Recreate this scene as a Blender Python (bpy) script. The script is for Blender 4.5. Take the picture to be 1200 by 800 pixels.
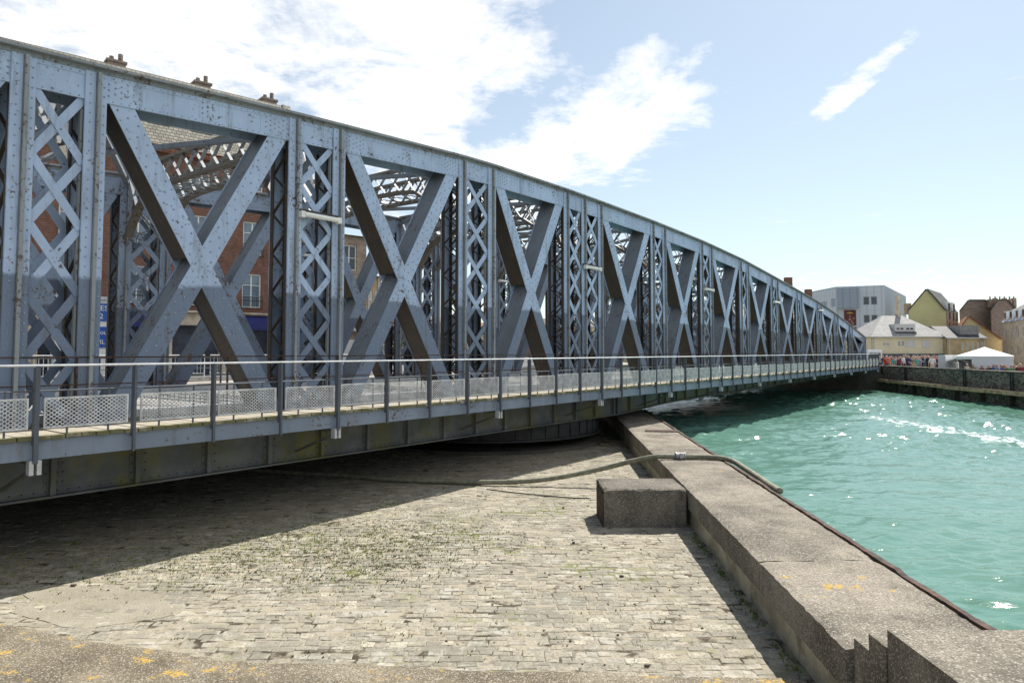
import bpy, math, random
from mathutils import Vector, Matrix
random.seed(7)
R = math.radians
# ------------------------------------------------------------------ scene, camera, sky, sun
for o in list(bpy.data.objects): bpy.data.objects.remove(o)
S = bpy.context.scene
C = S.collection
EYE = 3.25
cam_d = bpy.data.cameras.new('camera'); cam = bpy.data.objects.new('camera', cam_d); C.objects.link(cam)
S.camera = cam
cam.location = (0, 0, EYE); cam.rotation_euler = (R(93.0), 0, 0)
cam_d.sensor_width = 36; cam_d.lens = 24; cam_d.shift_y = -0.025
cam_d.clip_start = 0.1; cam_d.clip_end = 4000
SUN_AZ, SUN_EL = 34.5, 50.0
EXPOSURE = 0.85
SKY_STRENGTH = 0.068
S.view_settings.view_transform = 'Standard'; S.view_settings.look = 'None'
S.view_settings.gamma = 1; S.view_settings.use_curve_mapping = False
S.view_settings.exposure = EXPOSURE
W = bpy.data.worlds.new('World'); S.world = W; W.use_nodes = True

def build_world():
    nt = W.node_tree; N = nt.nodes; L = nt.links; N.clear()
    out = N.new('ShaderNodeOutputWorld'); mix = N.new('ShaderNodeMixShader')
    sky = N.new('ShaderNodeTexSky'); sky.sky_type = 'NISHITA'; sky.sun_disc = False
    sky.sun_elevation = R(SUN_EL); sky.sun_rotation = R(SUN_AZ)
    sky.air_density = 1.0; sky.dust_density = 0.6; sky.ozone_density = 1.2
    bg = N.new('ShaderNodeBackground'); bg.inputs['Strength'].default_value = SKY_STRENGTH
    cl = N.new('ShaderNodeBackground'); cl.inputs['Color'].default_value = (1, 1, 1, 1); cl.inputs['Strength'].default_value = 0.66
    tint = N.new('ShaderNodeMix'); tint.data_type = 'RGBA'; tint.blend_type = 'MULTIPLY'; tint.inputs[0].default_value = 1.0; tint.inputs[7].default_value = (0.90, 1.02, 1.0, 1)
    L.new(sky.outputs[0], tint.inputs[6]); L.new(tint.outputs[2], bg.inputs['Color'])
    L.new(bg.outputs[0], mix.inputs[1]); L.new(cl.outputs[0], mix.inputs[2]); L.new(mix.outputs[0], out.inputs[0])
    tc = N.new('ShaderNodeTexCoord'); sep = N.new('ShaderNodeSeparateXYZ'); L.new(tc.outputs['Generated'], sep.inputs[0])
    def M(op, a, b=None, c=None):
        n = N.new('ShaderNodeMath'); n.operation = op
        for i, v in enumerate((a, b, c)):
            if v is None: continue
            if isinstance(v, (int, float)): n.inputs[i].default_value = v
            else: L.new(v, n.inputs[i])
        return n.outputs[0]
    az = M('ARCTAN2', sep.outputs[0], sep.outputs[1]); el = M('ARCSINE', sep.outputs[2])
    # cloud sheet seen from below
    k = M('MAXIMUM', M('ADD', sep.outputs[2], 0.12), 0.05)
    cx = M('DIVIDE', sep.outputs[0], k); cy = M('DIVIDE', sep.outputs[1], k)
    comb = N.new('ShaderNodeCombineXYZ'); L.new(cx, comb.inputs[0]); L.new(cy, comb.inputs[1])
    def noise(scale, detail, rough, vec, dist=0.0):
        n = N.new('ShaderNodeTexNoise'); n.inputs['Scale'].default_value = scale; n.inputs['Detail'].default_value = detail
        n.inputs['Roughness'].default_value = rough; n.inputs['Distortion'].default_value = dist
        L.new(vec, n.inputs['Vector']); return n.outputs['Fac']
    n1 = noise(2.6, 9, 0.62, comb.outputs[0], 0.6)
    n2 = noise(6.5, 8, 0.68, comb.outputs[0], 0.2)
    def blob(a0, e0, ra, re, rot=0.0):
        da = M('SUBTRACT', az, R(a0)); de = M('SUBTRACT', el, R(e0))
        c_, s_ = math.cos(R(rot)), math.sin(R(rot))
        u = M('ADD', M('MULTIPLY', da, c_), M('MULTIPLY', de, s_)); v = M('SUBTRACT', M('MULTIPLY', de, c_), M('MULTIPLY', da, s_))
        q = M('ADD', M('POWER', M('ABSOLUTE', M('DIVIDE', u, R(ra))), 2.0), M('POWER', M('ABSOLUTE', M('DIVIDE', v, R(re))), 2.0))
        return M('SUBTRACT', 1.0, q)
    def mx(a, b): return M('MAXIMUM', a, b)
    big = mx(blob(-30, 27, 26, 14, 0), blob(-8, 22, 12, 8.0, 50))
    big = mx(big, blob(1, 16.0, 7, 3.6, 18))
    big = mx(big, blob(9.5, 19.0, 7.0, 4.2, 20))
    big = mx(big, blob(132, 42, 62, 32, 0))  # unseen cloud bank behind the camera, added to brighten the near truss faces
    bigc = M('MAXIMUM', big, -1.2)
    dens = M('ADD', M('MULTIPLY', bigc, 0.26), M('MULTIPLY', M('SUBTRACT', n1, 0.50), 1.5))
    dens = M('ADD', dens, M('MULTIPLY', M('SUBTRACT', n2, 0.5), 0.85))
    d1 = M('MULTIPLY', M('ADD', dens, 0.22), 2.2)
    wisp = mx(blob(27.9, 20.0, 5.0, 0.95, 32), blob(25.8, 18.7, 2.6, 1.15, 38))
    d2 = M('MULTIPLY', M('ADD', M('ADD', M('MULTIPLY', wisp, 0.22), M('MULTIPLY', M('SUBTRACT', n2, 0.5), 1.0)), 0.02), 3.4)
    d2 = M('MULTIPLY', d2, M('GREATER_THAN', wisp, -0.6))
    low = M('MULTIPLY', M('ADD', M('MULTIPLY', blob(28, 4.6, 16, 1.8), 0.2), M('SUBTRACT', n2, 0.5)), 2.4)
    fac = M('MAXIMUM', M('MAXIMUM', d1, d2), low)
    clampn = N.new('ShaderNodeClamp'); L.new(fac, clampn.inputs[0]); clampn.inputs['Max'].default_value = 0.97
    # thin veil low over the horizon
    veil = N.new('ShaderNodeMapRange'); L.new(el, veil.inputs[0]); veil.inputs[1].default_value = R(-1); veil.inputs[2].default_value = R(45)
    veil.inputs[3].default_value = 0.40; veil.inputs[4].default_value = 0.13
    L.new(M('MAXIMUM', clampn.outputs[0], veil.outputs[0]), mix.inputs[0])
build_world()
sd = bpy.data.lights.new('sun', 'SUN'); sd.energy = 4.4; sd.angle = R(0.53); sd.color = (1.0, 0.955, 0.88)
sun = bpy.data.objects.new('sun', sd); C.objects.link(sun)
to_sun = Vector((math.cos(R(SUN_EL)) * math.sin(R(SUN_AZ)), math.cos(R(SUN_EL)) * math.cos(R(SUN_AZ)), math.sin(R(SUN_EL))))
sun.rotation_euler = (-to_sun).to_track_quat('-Z', 'Y').to_euler(); sun.location = (30, 40, 60)

# ------------------------------------------------------------------ materials
def hexlin(r, g, b): 
    f = lambda c: ((c / 255 + 0.055) / 1.055) ** 2.4 if c > 10 else c / 255 / 12.92
    return (f(r), f(g), f(b), 1)
class MatB:
    def __init__(s, name):
        s.m = bpy.data.materials.new(name); s.m.use_nodes = True
        s.nt = s.m.node_tree; s.N = s.nt.nodes; s.L = s.nt.links
        s.b = s.N['Principled BSDF']; s.tc = s.N.new('ShaderNodeTexCoord')
        s.co = s.tc.outputs['Object']
    def _set(s, sock, v):
        if isinstance(v, (int, float)): sock.default_value = v
        elif isinstance(v, tuple): sock.default_value = v if len(v) == 4 or len(sock.default_value) == 3 else v + (1,)
        else: s.L.new(v, sock)
    def math(s, op, a, b=None, c=None):
        n = s.N.new('ShaderNodeMath'); n.operation = op
        for i, v in enumerate((a, b, c)):
            if v is not None: s._set(n.inputs[i], v)
        return n.outputs[0]
    def scale(s, v, vec=None):
        n = s.N.new('ShaderNodeMapping'); s.L.new(vec or s.co, n.inputs['Vector']); n.inputs['Scale'].default_value = v; return n.outputs[0]
    def noise(s, sc, det=4, rough=0.55, vec=None, dist=0):
        n = s.N.new('ShaderNodeTexNoise'); s.L.new(vec or s.co, n.inputs['Vector'])
        n.inputs['Scale'].default_value = sc; n.inputs['Detail'].default_value = det; n.inputs['Roughness'].default_value = rough; n.inputs['Distortion'].default_value = dist
        return n.outputs['Fac']
    def vor(s, sc, vec=None, feat='F1', out='Distance'):
        n = s.N.new('ShaderNodeTexVoronoi'); n.feature = feat; s.L.new(vec or s.co, n.inputs['Vector']); n.inputs['Scale'].default_value = sc; return n.outputs[out]
    def step(s, v, a, b, lo=0.0, hi=1.0):
        n = s.N.new('ShaderNodeMapRange'); n.interpolation_type = 'SMOOTHSTEP'; s.L.new(v, n.inputs[0])
        n.inputs[1].default_value = a; n.inputs[2].default_value = b; n.inputs[3].default_value = lo; n.inputs[4].default_value = hi; return n.outputs[0]
    def mix(s, f, a, b, mode='MIX'):
        n = s.N.new('ShaderNodeMix'); n.data_type = 'RGBA'; n.blend_type = mode
        s._set(n.inputs[0], f); s._set(n.inputs[6], a); s._set(n.inputs[7], b); return n.outputs[2]
    def xyz(s, vec=None):
        n = s.N.new('ShaderNodeSeparateXYZ'); s.L.new(vec or s.co, n.inputs[0]); return n.outputs
    def bump(s, h, st=0.3, d=0.01):
        n = s.N.new('ShaderNodeBump'); n.inputs['Strength'].default_value = st; n.inputs['Distance'].default_value = d
        s.L.new(h, n.inputs['Height'])
        s.L.new(n.outputs[0], s.b.inputs['Normal']); return n
    def done(s, col=None, rough=0.7, spec=None, metal=None):
        if col is not None: s._set(s.b.inputs['Base Color'], col)
        s._set(s.b.inputs['Roughness'], rough)
        if spec is not None: s.b.inputs['Specular IOR Level'].default_value = spec
        if metal is not None: s.b.inputs['Metallic'].default_value = metal
        return s.m

def plain(name, col, rough=0.7, var=0.15, sc=3.0, spec=None, metal=None):
    m = MatB(name); n = m.noise(sc, 5, 0.6)
    d = tuple(c * (1 - var) for c in col[:3]) + (1,); l = tuple(min(1, c * (1 + var)) for c in col[:3]) + (1,)
    return m.done(m.mix(m.step(n, 0.3, 0.7), d, l), rough, spec, metal)

def paint(name, col, low=None, rust=0.5, grime=0.5):
    """old blue-grey bridge paint, chipped and rusting; a darker repaint up to arm's reach"""
    m = MatB(name)
    c = m.mix(m.step(m.noise(0.9, 5, 0.6), 0.35, 0.7), tuple(x * 0.88 for x in col) + (1,), tuple(x * 1.08 for x in col) + (1,))
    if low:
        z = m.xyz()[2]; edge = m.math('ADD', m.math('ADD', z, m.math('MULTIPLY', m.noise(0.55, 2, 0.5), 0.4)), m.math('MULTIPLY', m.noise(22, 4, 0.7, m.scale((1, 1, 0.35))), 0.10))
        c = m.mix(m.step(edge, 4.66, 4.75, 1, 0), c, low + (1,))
    streak = m.noise(5, 7, 0.7, m.scale((1, 1, 0.14)))
    c = m.mix(m.math('MULTIPLY', m.step(streak, 0.50, 0.72), 0.50 * grime), c, (0.10, 0.085, 0.07, 1))
    bleed = m.math('MULTIPLY', m.step(m.noise(3.2, 6, 0.7, m.scale((1.6, 1, 0.10))), 0.58, 0.74), m.step(m.noise(0.7, 3), 0.42, 0.6))
    c = m.mix(m.math('MULTIPLY', bleed, 0.55 * rust), c, (0.20, 0.115, 0.055, 1))
    spots = m.noise(14, 8, 0.7); big = m.noise(1.6, 3, 0.6)
    rm = m.step(m.math('ADD', spots, m.math('MULTIPLY', m.math('SUBTRACT', big, 0.5), 0.5)), 0.70 - 0.14 * rust, 0.76 - 0.14 * rust)
    c = m.mix(m.math('MULTIPLY', rm, 0.9), c, m.mix(m.noise(40, 3), (0.05, 0.026, 0.015, 1), (0.13, 0.072, 0.036, 1)))
    m.bump(m.noise(30, 4, 0.6), 0.12, 0.01)
    return m.done(c, 0.55, 0.35)
M = {}
BLUE = (0.405, 0.51, 0.70)
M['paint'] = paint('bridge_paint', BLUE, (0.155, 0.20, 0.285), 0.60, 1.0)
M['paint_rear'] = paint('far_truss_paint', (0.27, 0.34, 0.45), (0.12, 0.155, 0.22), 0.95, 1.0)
M['rusty_grey'] = paint('rusty_grey_paint', (0.16, 0.14, 0.115), None, 1.0, 1.0)
M['rivet'] = plain('rivet_paint', (0.245, 0.29, 0.36), 0.6, 0.35, 5)
M['paint_inner'] = paint('weathered_shade_paint', (0.055, 0.045, 0.036), None, 0.95, 1.0)  # rusty paint with the shade of inner faces darkened into its base colour
M['paint_dull'] = paint('dull_grey_paint', (0.19, 0.215, 0.245), None, 0.8, 0.9)
M['paint_edge'] = paint('worn_flange_paint', (0.27, 0.29, 0.31), None, 1.0, 0.9)
M['girder'] = paint('girder_paint', (0.115, 0.125, 0.13), None, 0.55, 1.0)
M['fascia'] = paint('fascia_paint', (0.19, 0.235, 0.305), None, 0.7, 0.9)
M['rail'] = paint('rail_paint', (0.095, 0.11, 0.135), None, 0.5, 0.4)
def mk_girder():
    m = MatB('mossy_girder_paint')
    c = m.mix(m.step(m.noise(1.3, 5, 0.6), 0.35, 0.7), (0.085, 0.095, 0.10, 1), (0.15, 0.16, 0.165, 1))
    g = m.step(m.math('ADD', m.noise(0.7, 4, 0.6), m.math('MULTIPLY', m.noise(6, 6, 0.7, m.scale((1, 1, 0.3))), 0.5)), 0.66, 0.92)
    c = m.mix(m.math('MULTIPLY', g, 0.75), c, (0.14, 0.135, 0.035, 1))
    r = m.step(m.noise(12, 8, 0.7), 0.62, 0.72); c = m.mix(m.math('MULTIPLY', r, 0.8), c, (0.05, 0.028, 0.015, 1))
    m.bump(m.noise(22, 5, 0.6), 0.2, 0.01)
    return m.done(c, 0.7, 0.3)
M['girder'] = mk_girder()
M['ring'] = plain('dark_ring_steel', (0.022, 0.022, 0.022), 0.6, 0.5, 4)  # near-black, so the drum hardly shows
M['steel'] = plain('dull_steel', (0.30, 0.30, 0.30), 0.45, 0.35, 12, metal=0.5)
M['galv'] = plain('galvanised_steel', (0.52, 0.54, 0.56), 0.45, 0.12, 8, metal=0.35)
M['mesh_white'] = plain('white_mesh_paint', (0.58, 0.59, 0.60), 0.6, 0.25, 6)
M['white'] = plain('white_paint', (0.78, 0.78, 0.76), 0.5, 0.06, 2)
M['black'] = plain('black_steel', (0.02, 0.02, 0.022), 0.5, 0.3, 6)
def mk_plank():
    m = MatB('weathered_timber'); g = m.N.new('ShaderNodeNewGeometry'); rnd = g.outputs['Random Per Island']
    gr = m.noise(18, 5, 0.6, m.scale((6, 0.6, 4)))
    c = m.mix(gr, (0.22, 0.19, 0.14, 1), (0.48, 0.43, 0.34, 1))
    c = m.mix(m.math('MULTIPLY', rnd, 0.5), c, (0.40, 0.39, 0.36, 1))
    y = m.xyz()[1]
    end = m.math('MULTIPLY', m.step(y, -5.28, -5.355), m.step(m.noise(5, 4), 0.3, 0.55))
    c = m.mix(m.math('MULTIPLY', end, 0.8), c, (0.085, 0.09, 0.025, 1))
    m.bump(gr, 0.4, 0.01); return m.done(c, 0.85, 0.2)
M['plank'] = mk_plank()
def mk_road():
    m = MatB('bridge_roadway'); s = m.noise(160, 3, 0.7)
    c = m.mix(m.step(m.noise(0.9, 5, 0.6), 0.3, 0.7), (0.20, 0.195, 0.185, 1), (0.34, 0.33, 0.31, 1)); c = m.mix(m.step(s, 0.5, 0.75), c, (0.45, 0.44, 0.41, 1))
    m.bump(s, 0.3, 0.01); return m.done(c, 0.85, 0.25)
M['road'] = mk_road()
def mk_concrete(name, a, b, lichen=0.0, speck=1.0, sc=1.0, stain=0.4):
    """coarse weathered concrete with exposed aggregate"""
    m = MatB(name); co = m.tc.outputs['Object']
    big = m.noise(0.8 * sc, 6, 0.65); c = m.mix(m.step(big, 0.36, 0.64), a + (1,), b + (1,))
    v = m.vor(85, out='Color'); sv = m.N.new('ShaderNodeSeparateColor'); m.L.new(v, sv.inputs[0])
    c = m.mix(m.math('MULTIPLY', m.step(sv.outputs[0], 0.76, 0.86), 0.42 * speck), c, (0.62, 0.58, 0.50, 1))
    c = m.mix(m.math('MULTIPLY', m.step(sv.outputs[1], 0.72, 0.82), 0.50 * speck), c, (0.055, 0.05, 0.043, 1))
    v2 = m.noise(95, 3, 0.7); c = m.mix(m.math('MULTIPLY', m.step(v2, 0.56, 0.70), 0.45 * speck), c, (0.07, 0.06, 0.05, 1))
    st = m.step(m.noise(2.4, 7, 0.7), 0.55, 0.72); c = m.mix(m.math('MULTIPLY', st, stain), c, tuple(x * 0.45 for x in a) + (1,))
    if lichen:
        l = m.step(m.math('ADD', m.noise(3.2, 7, 0.68), m.math('MULTIPLY', m.math('SUBTRACT', m.noise(0.6, 2), 0.5), 0.55)), 0.715 - 0.11 * lichen, 0.76 - 0.11 * lichen)
        l = m.math('MULTIPLY', l, m.step(m.noise(26, 4), 0.38, 0.56))
        c = m.mix(m.math('MULTIPLY', l, 0.85), c, (0.50, 0.32, 0.05, 1))
    h = m.math('ADD', m.math('MULTIPLY', m.vor(85), -0.5), m.math('MULTIPLY', m.noise(14, 6, 0.65), 1.6))
    m.bump(h, 0.55, 0.02); return m.done(c, 0.92, 0.15)
M['coping'] = mk_concrete('coping_concrete', (0.125, 0.110, 0.088), (0.27, 0.238, 0.192), 0.25, 1.0, 1.0, 0.55)
M['apron'] = mk_concrete('apron_concrete', (0.13, 0.108, 0.074), (0.25, 0.21, 0.15), 1.3)
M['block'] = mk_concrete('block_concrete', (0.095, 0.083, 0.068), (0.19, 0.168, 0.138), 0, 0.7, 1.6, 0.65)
M['wallface'] = mk_concrete('wall_face_concrete', (0.28, 0.235, 0.165), (0.52, 0.455, 0.34), 0.3, 0.35, 1.4, 0.75)
M['darkstone'] = mk_concrete('dark_stone', (0.085, 0.075, 0.062), (0.16, 0.14, 0.115), 0.0, 0.5, 1.5, 0.5)
M['pit'] = mk_concrete('pit_concrete', (0.05, 0.047, 0.042), (0.10, 0.093, 0.08), 0.0, 0.3)
def mk_sett():
    m = MatB('stone_sett'); g = m.N.new('ShaderNodeNewGeometry'); r = g.outputs['Random Per Island']
    ramp = m.N.new('ShaderNodeValToRGB'); m.L.new(r, ramp.inputs[0]); e = ramp.color_ramp.elements
    e[0].position = 0; e[0].color = (0.257, 0.236, 0.185, 1); e[1].position = 1; e[1].color = (0.320, 0.281, 0.210, 1)
    for p, c in ((0.18, (0.281, 0.255, 0.199, 1)), (0.42, (0.328, 0.296, 0.231, 1)), (0.6, (0.269, 0.251, 0.199, 1)), (0.8, (0.351, 0.319, 0.248, 1)), (0.93, (0.300, 0.255, 0.189, 1))):
        k = e.new(p); k.color = c
    wn = m.N.new('ShaderNodeTexWhiteNoise'); wn.noise_dimensions = '1D'; m.L.new(r, wn.inputs['W'])
    c = m.mix(m.step(wn.outputs['Value'], 0.80, 0.84), ramp.outputs[0], (0.25, 0.232, 0.19, 1)); c = m.mix(m.step(wn.outputs['Value'], 0.14, 0.10), c, (0.43, 0.395, 0.31, 1))
    pos = g.outputs['Position']
    n = m.noise(24, 7, 0.72, pos); c = m.mix(m.math('MULTIPLY', m.step(n, 0.46, 0.60), 0.75), c, (0.12, 0.108, 0.088, 1))
    n1 = m.noise(60, 4, 0.7, pos); c = m.mix(m.math('MULTIPLY', m.step(n1, 0.52, 0.66), 0.5), c, (0.47, 0.43, 0.34, 1))
    n3 = m.noise(0.45, 5, 0.6, pos); c = m.mix(m.math('MULTIPLY', m.step(n3, 0.42, 0.62), 0.45), c, (0.36, 0.325, 0.25, 1))
    n4 = m.noise(0.9, 7, 0.72, pos); c = m.mix(m.math('MULTIPLY', m.step(n4, 0.47, 0.60), 0.62), c, (0.16, 0.15, 0.125, 1)); n5 = m.noise(2.6, 7, 0.75, pos); c = m.mix(m.math('MULTIPLY', m.step(n5, 0.52, 0.62), 0.6), c, (0.43, 0.41, 0.355, 1))
    n6 = m.noise(0.5, 4, 0.6, m.scale((1, 1, 1), pos)); c = m.mix(m.math('MULTIPLY', m.math('MULTIPLY', m.step(n6, 0.55, 0.66), m.step(m.noise(9, 5, 0.7, pos), 0.48, 0.6)), 0.55), c, (0.17, 0.17, 0.065, 1))
    m.bump(m.math('ADD', n, m.math('MULTIPLY', n1, 0.5)), 0.5, 0.012); return m.done(c, 0.9, 0.15)
M['sett'] = mk_sett()
def mk_mortar():
    m = MatB('joint_mortar'); n = m.noise(2.2, 7, 0.7)
    c = m.mix(m.step(n, 0.37, 0.54), (0.06, 0.05, 0.036, 1), (0.32, 0.285, 0.22, 1))
    gx = m.noise(0.55, 4, 0.6); c = m.mix(m.math('MULTIPLY', m.step(gx, 0.53, 0.64), 0.8), c, (0.12, 0.14, 0.035, 1))
    m.bump(m.noise(30, 5), 0.5, 0.015); return m.done(c, 0.95, 0.1)
M['mortar'] = mk_mortar()
M['mortar_patch'] = mk_concrete('mortar_patch', (0.255, 0.23, 0.175), (0.33, 0.30, 0.235), 0, 0.25)
M['hose'] = plain('hose_rubber', (0.17, 0.165, 0.115), 0.75, 0.3, 9)
M['rust'] = plain('rusty_steel', (0.055, 0.030, 0.020), 0.9, 0.75, 9)
M['grass'] = plain('joint_weeds', (0.15, 0.17, 0.04), 0.8, 0.4, 3)
def mk_water():
    m = MatB('harbour_water'); pos = m.N.new('ShaderNodeNewGeometry').outputs['Position']
    n0 = m.noise(0.035, 3, 0.5, pos)
    c = m.mix(m.step(n0, 0.35, 0.65), (0.078, 0.180, 0.132, 1), (0.115, 0.230, 0.195, 1))
    # foam left by a boat: a broken line of white water
    x = m.xyz(pos)
    d = m.math('SUBTRACT', x[0], 18.6)
    d = m.math('ABSOLUTE', m.math('ADD', d, m.math('MULTIPLY', m.math('SUBTRACT', m.noise(0.3, 4, 0.6, pos), 0.5), 2.6)))
    line = m.math('MULTIPLY', m.step(d, 0.1, 1.1, 1, 0), m.step(x[1], 37, 33))
    fo = m.math('MULTIPLY', line, m.step(m.noise(3.6, 6, 0.75, m.scale((1.0, 0.7, 1), pos)), 0.47, 0.60))
    fl = m.math('MULTIPLY', m.step(m.noise(2.1, 8, 0.8, m.scale((0.6, 1.2, 1), pos)), 0.90, 0.93), 0.8)
    foam = m.math('MAXIMUM', fo, fl)
    c = m.mix(foam, c, (0.75, 0.80, 0.78, 1))
    w2 = m.noise(4.5, 3, 0.5, m.scale((0.7, 1.25, 1), pos), 0.5)
    m.bump(w2, 1.0, 0.022)
    m.b.inputs['IOR'].default_value = 1.33
    return m.done(c, m.math("ADD", 0.11, m.math('MULTIPLY', foam, 0.5)), 0.5)
M['water'] = mk_water()
def mk_brick(name, a, b, mort, sc=1.0, blotch=0.35):
    m = MatB(name); t = m.N.new('ShaderNodeTexBrick'); co = m.N.new('ShaderNodeCombineXYZ'); x = m.xyz()
    m.L.new(m.math('ADD', x[0], x[1]), co.inputs[0]); m.L.new(x[2], co.inputs[1]); m.L.new(co.outputs[0], t.inputs['Vector'])
    t.inputs['Scale'].default_value = sc; t.inputs['Brick Width'].default_value = 0.24; t.inputs['Row Height'].default_value = 0.08; t.inputs['Mortar Size'].default_value = 0.010
    t.inputs['Color1'].default_value = a + (1,); t.inputs['Color2'].default_value = b + (1,); t.inputs['Mortar'].default_value = mort + (1,)
    c = m.mix(m.math('MULTIPLY', m.step(m.noise(1.5, 6, 0.7), 0.45, 0.7), blotch), t.outputs[0], tuple(q * 0.35 for q in a) + (1,))
    c = m.mix(m.math('MULTIPLY', m.step(m.noise(5, 6, 0.75), 0.55, 0.72), blotch), c, (0.27, 0.19, 0.15, 1))
    return m.done(c, 0.9, 0.15)
M['brick'] = mk_brick('red_brick', (0.145, 0.055, 0.036), (0.235, 0.10, 0.068), (0.25, 0.20, 0.165))
M['brick_brown'] = mk_brick('brown_brick', (0.24, 0.165, 0.12), (0.37, 0.28, 0.21), (0.36, 0.32, 0.27), 0.5, 0.4)
M['brick_dark'] = mk_brick('dark_brick', (0.17, 0.125, 0.105), (0.27, 0.205, 0.175), (0.3, 0.27, 0.24), 0.5, 0.35)
def mk_slate(name, a, b):
    m = MatB(name); t = m.N.new('ShaderNodeTexBrick'); co = m.N.new('ShaderNodeCombineXYZ'); x = m.xyz()
    m.L.new(m.math('ADD', x[0], x[1]), co.inputs[0]); m.L.new(x[2], co.inputs[1]); m.L.new(co.outputs[0], t.inputs['Vector'])
    t.inputs['Scale'].default_value = 1; t.inputs['Brick Width'].default_value = 0.34; t.inputs['Row Height'].default_value = 0.2; t.inputs['Mortar Size'].default_value = 0.022
    t.inputs['Color1'].default_value = a + (1,); t.inputs['Color2'].default_value = b + (1,); t.inputs['Mortar'].default_value = tuple(q * 0.3 for q in a) + (1,)
    c = m.mix(m.math('MULTIPLY', m.step(m.noise(1.2, 6, 0.7), 0.5, 0.7), 0.4), t.outputs[0], tuple(q * 0.5 for q in a) + (1,))
    return m.done(c, 0.7, 0.3)
M['slate'] = mk_slate('pale_slate', (0.20, 0.185, 0.15), (0.33, 0.31, 0.26))
M['slate_grey'] = mk_slate('grey_slate', (0.30, 0.30, 0.29), (0.42, 0.41, 0.40))
M['slate_dark'] = mk_slate('dark_slate', (0.08, 0.078, 0.08), (0.14, 0.135, 0.135))
M['tiles'] = mk_slate('red_tiles', (0.25, 0.10, 0.06), (0.34, 0.16, 0.09))
M['cream'] = plain('cream_render', (0.68, 0.61, 0.43), 0.85, 0.06, 0.6)
M['green_render'] = plain('yellow_green_render', (0.52, 0.49, 0.25), 0.85, 0.08, 0.4)
M['ochre'] = plain('ochre_stone', (0.45, 0.35, 0.21), 0.9, 0.25, 0.8)
M['tan'] = plain('tan_render', (0.55, 0.44, 0.25), 0.9, 0.1, 0.5)
M['stone'] = plain('pale_stone', (0.55, 0.47, 0.36), 0.9, 0.25, 1.5)
def mk_clad(name, a):
    m = MatB(name); x = m.xyz(); w = m.N.new('ShaderNodeTexWave'); w.wave_type = 'BANDS'; w.bands_direction = 'X'
    co = m.N.new('ShaderNodeCombineXYZ'); m.L.new(m.math('ADD', x[0], m.math('MULTIPLY', x[1], 0.7)), co.inputs[0]); m.L.new(co.outputs[0], w.inputs['Vector']); w.inputs['Scale'].default_value = 0.42
    c = m.mix(m.step(w.outputs['Fac'], 0.82, 0.98), a + (1,), tuple(q * 0.8 for q in a) + (1,))
    row = m.math('FRACT', m.math('DIVIDE', x[2], 3.1)); c = m.mix(m.step(row, 0.0, 0.03, 0.4, 0), c, tuple(q * 0.4 for q in a) + (1,))
    c = m.mix(m.math('MULTIPLY', m.noise(0.5, 4), 0.25), c, tuple(q * 0.8 for q in a) + (1,))
    return m.done(c, 0.5, 0.4)
M['clad'] = mk_clad('grey_cladding', (0.53, 0.58, 0.62))
M['clad_dark'] = mk_clad('blue_grey_cladding', (0.28, 0.33, 0.40))
M['glass'] = plain('window_glass', (0.045, 0.055, 0.065), 0.08, 0.2, 0.5, spec=0.6)
M['glass_blue'] = plain('sky_window_glass', (0.16, 0.22, 0.27), 0.06, 0.2, 0.5, spec=0.9)
M['shop_dark'] = plain('dark_shopfront', (0.05, 0.06, 0.09), 0.4, 0.4, 1.5)
M['navy'] = plain('navy_fabric', (0.018, 0.025, 0.14), 0.7, 0.15, 3)
M['sign_blue'] = plain('sign_blue', (0.02, 0.10, 0.42), 0.45, 0.06, 2)
M['shutter'] = plain('pale_shutter', (0.56, 0.55, 0.55), 0.6, 0.05, 2)
M['canvas'] = plain('white_canvas', (0.80, 0.80, 0.80), 0.8, 0.03, 1)
M['mural_red'] = plain('mural_red', (0.13, 0.03, 0.03), 0.7, 0.5, 0.8)
M['mural_pale'] = plain('mural_pale', (0.34, 0.30, 0.24), 0.7, 0.5, 1.0)
M['mural_yellow'] = plain('mural_yellow', (0.45, 0.32, 0.06), 0.7, 0.3, 1.0)
M['bank'] = mk_concrete('bank_paving', (0.26, 0.24, 0.21), (0.36, 0.34, 0.30), 0, 0.3)
M['asphalt'] = plain('street_asphalt', (0.09, 0.09, 0.09), 0.9, 0.25, 1.5)
M['timber'] = plain('waler_timber', (0.42, 0.29, 0.18), 0.9, 0.4, 3)
M['pile'] = plain('dark_pile_timber', (0.06, 0.05, 0.038), 0.9, 0.4, 3)
M['leaf'] = plain('leaf', (0.055, 0.10, 0.025), 0.6, 0.5, 1.5)
M['bark'] = plain('bark', (0.09, 0.07, 0.05), 0.9, 0.3, 4)
M['skin'] = plain('skin', (0.50, 0.30, 0.21), 0.6, 0.05, 4)
def mk_quaystone():
    m = MatB('quay_stonework'); v = m.vor(5.5, m.scale((0.7, 0.7, 1.5)), out='Color'); sv = m.N.new('ShaderNodeSeparateColor'); m.L.new(v, sv.inputs[0])
    c = m.mix(sv.outputs[0], (0.075, 0.067, 0.056, 1), (0.27, 0.24, 0.20, 1))
    c = m.mix(m.math('MULTIPLY', m.step(m.noise(0.7, 6, 0.7), 0.52, 0.7), 0.35), c, (0.085, 0.08, 0.03, 1))
    c = m.mix(m.math('MULTIPLY', m.step(m.noise(7, 6, 0.75), 0.55, 0.72), 0.6), c, (0.28, 0.25, 0.205, 1))
    m.bump(m.math('ADD', m.vor(5.5, m.scale((0.7, 0.7, 1.5))), m.noise(6, 5)), 0.8, 0.08); return m.done(c, 0.9, 0.15)
M['quaystone'] = mk_quaystone()

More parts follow.
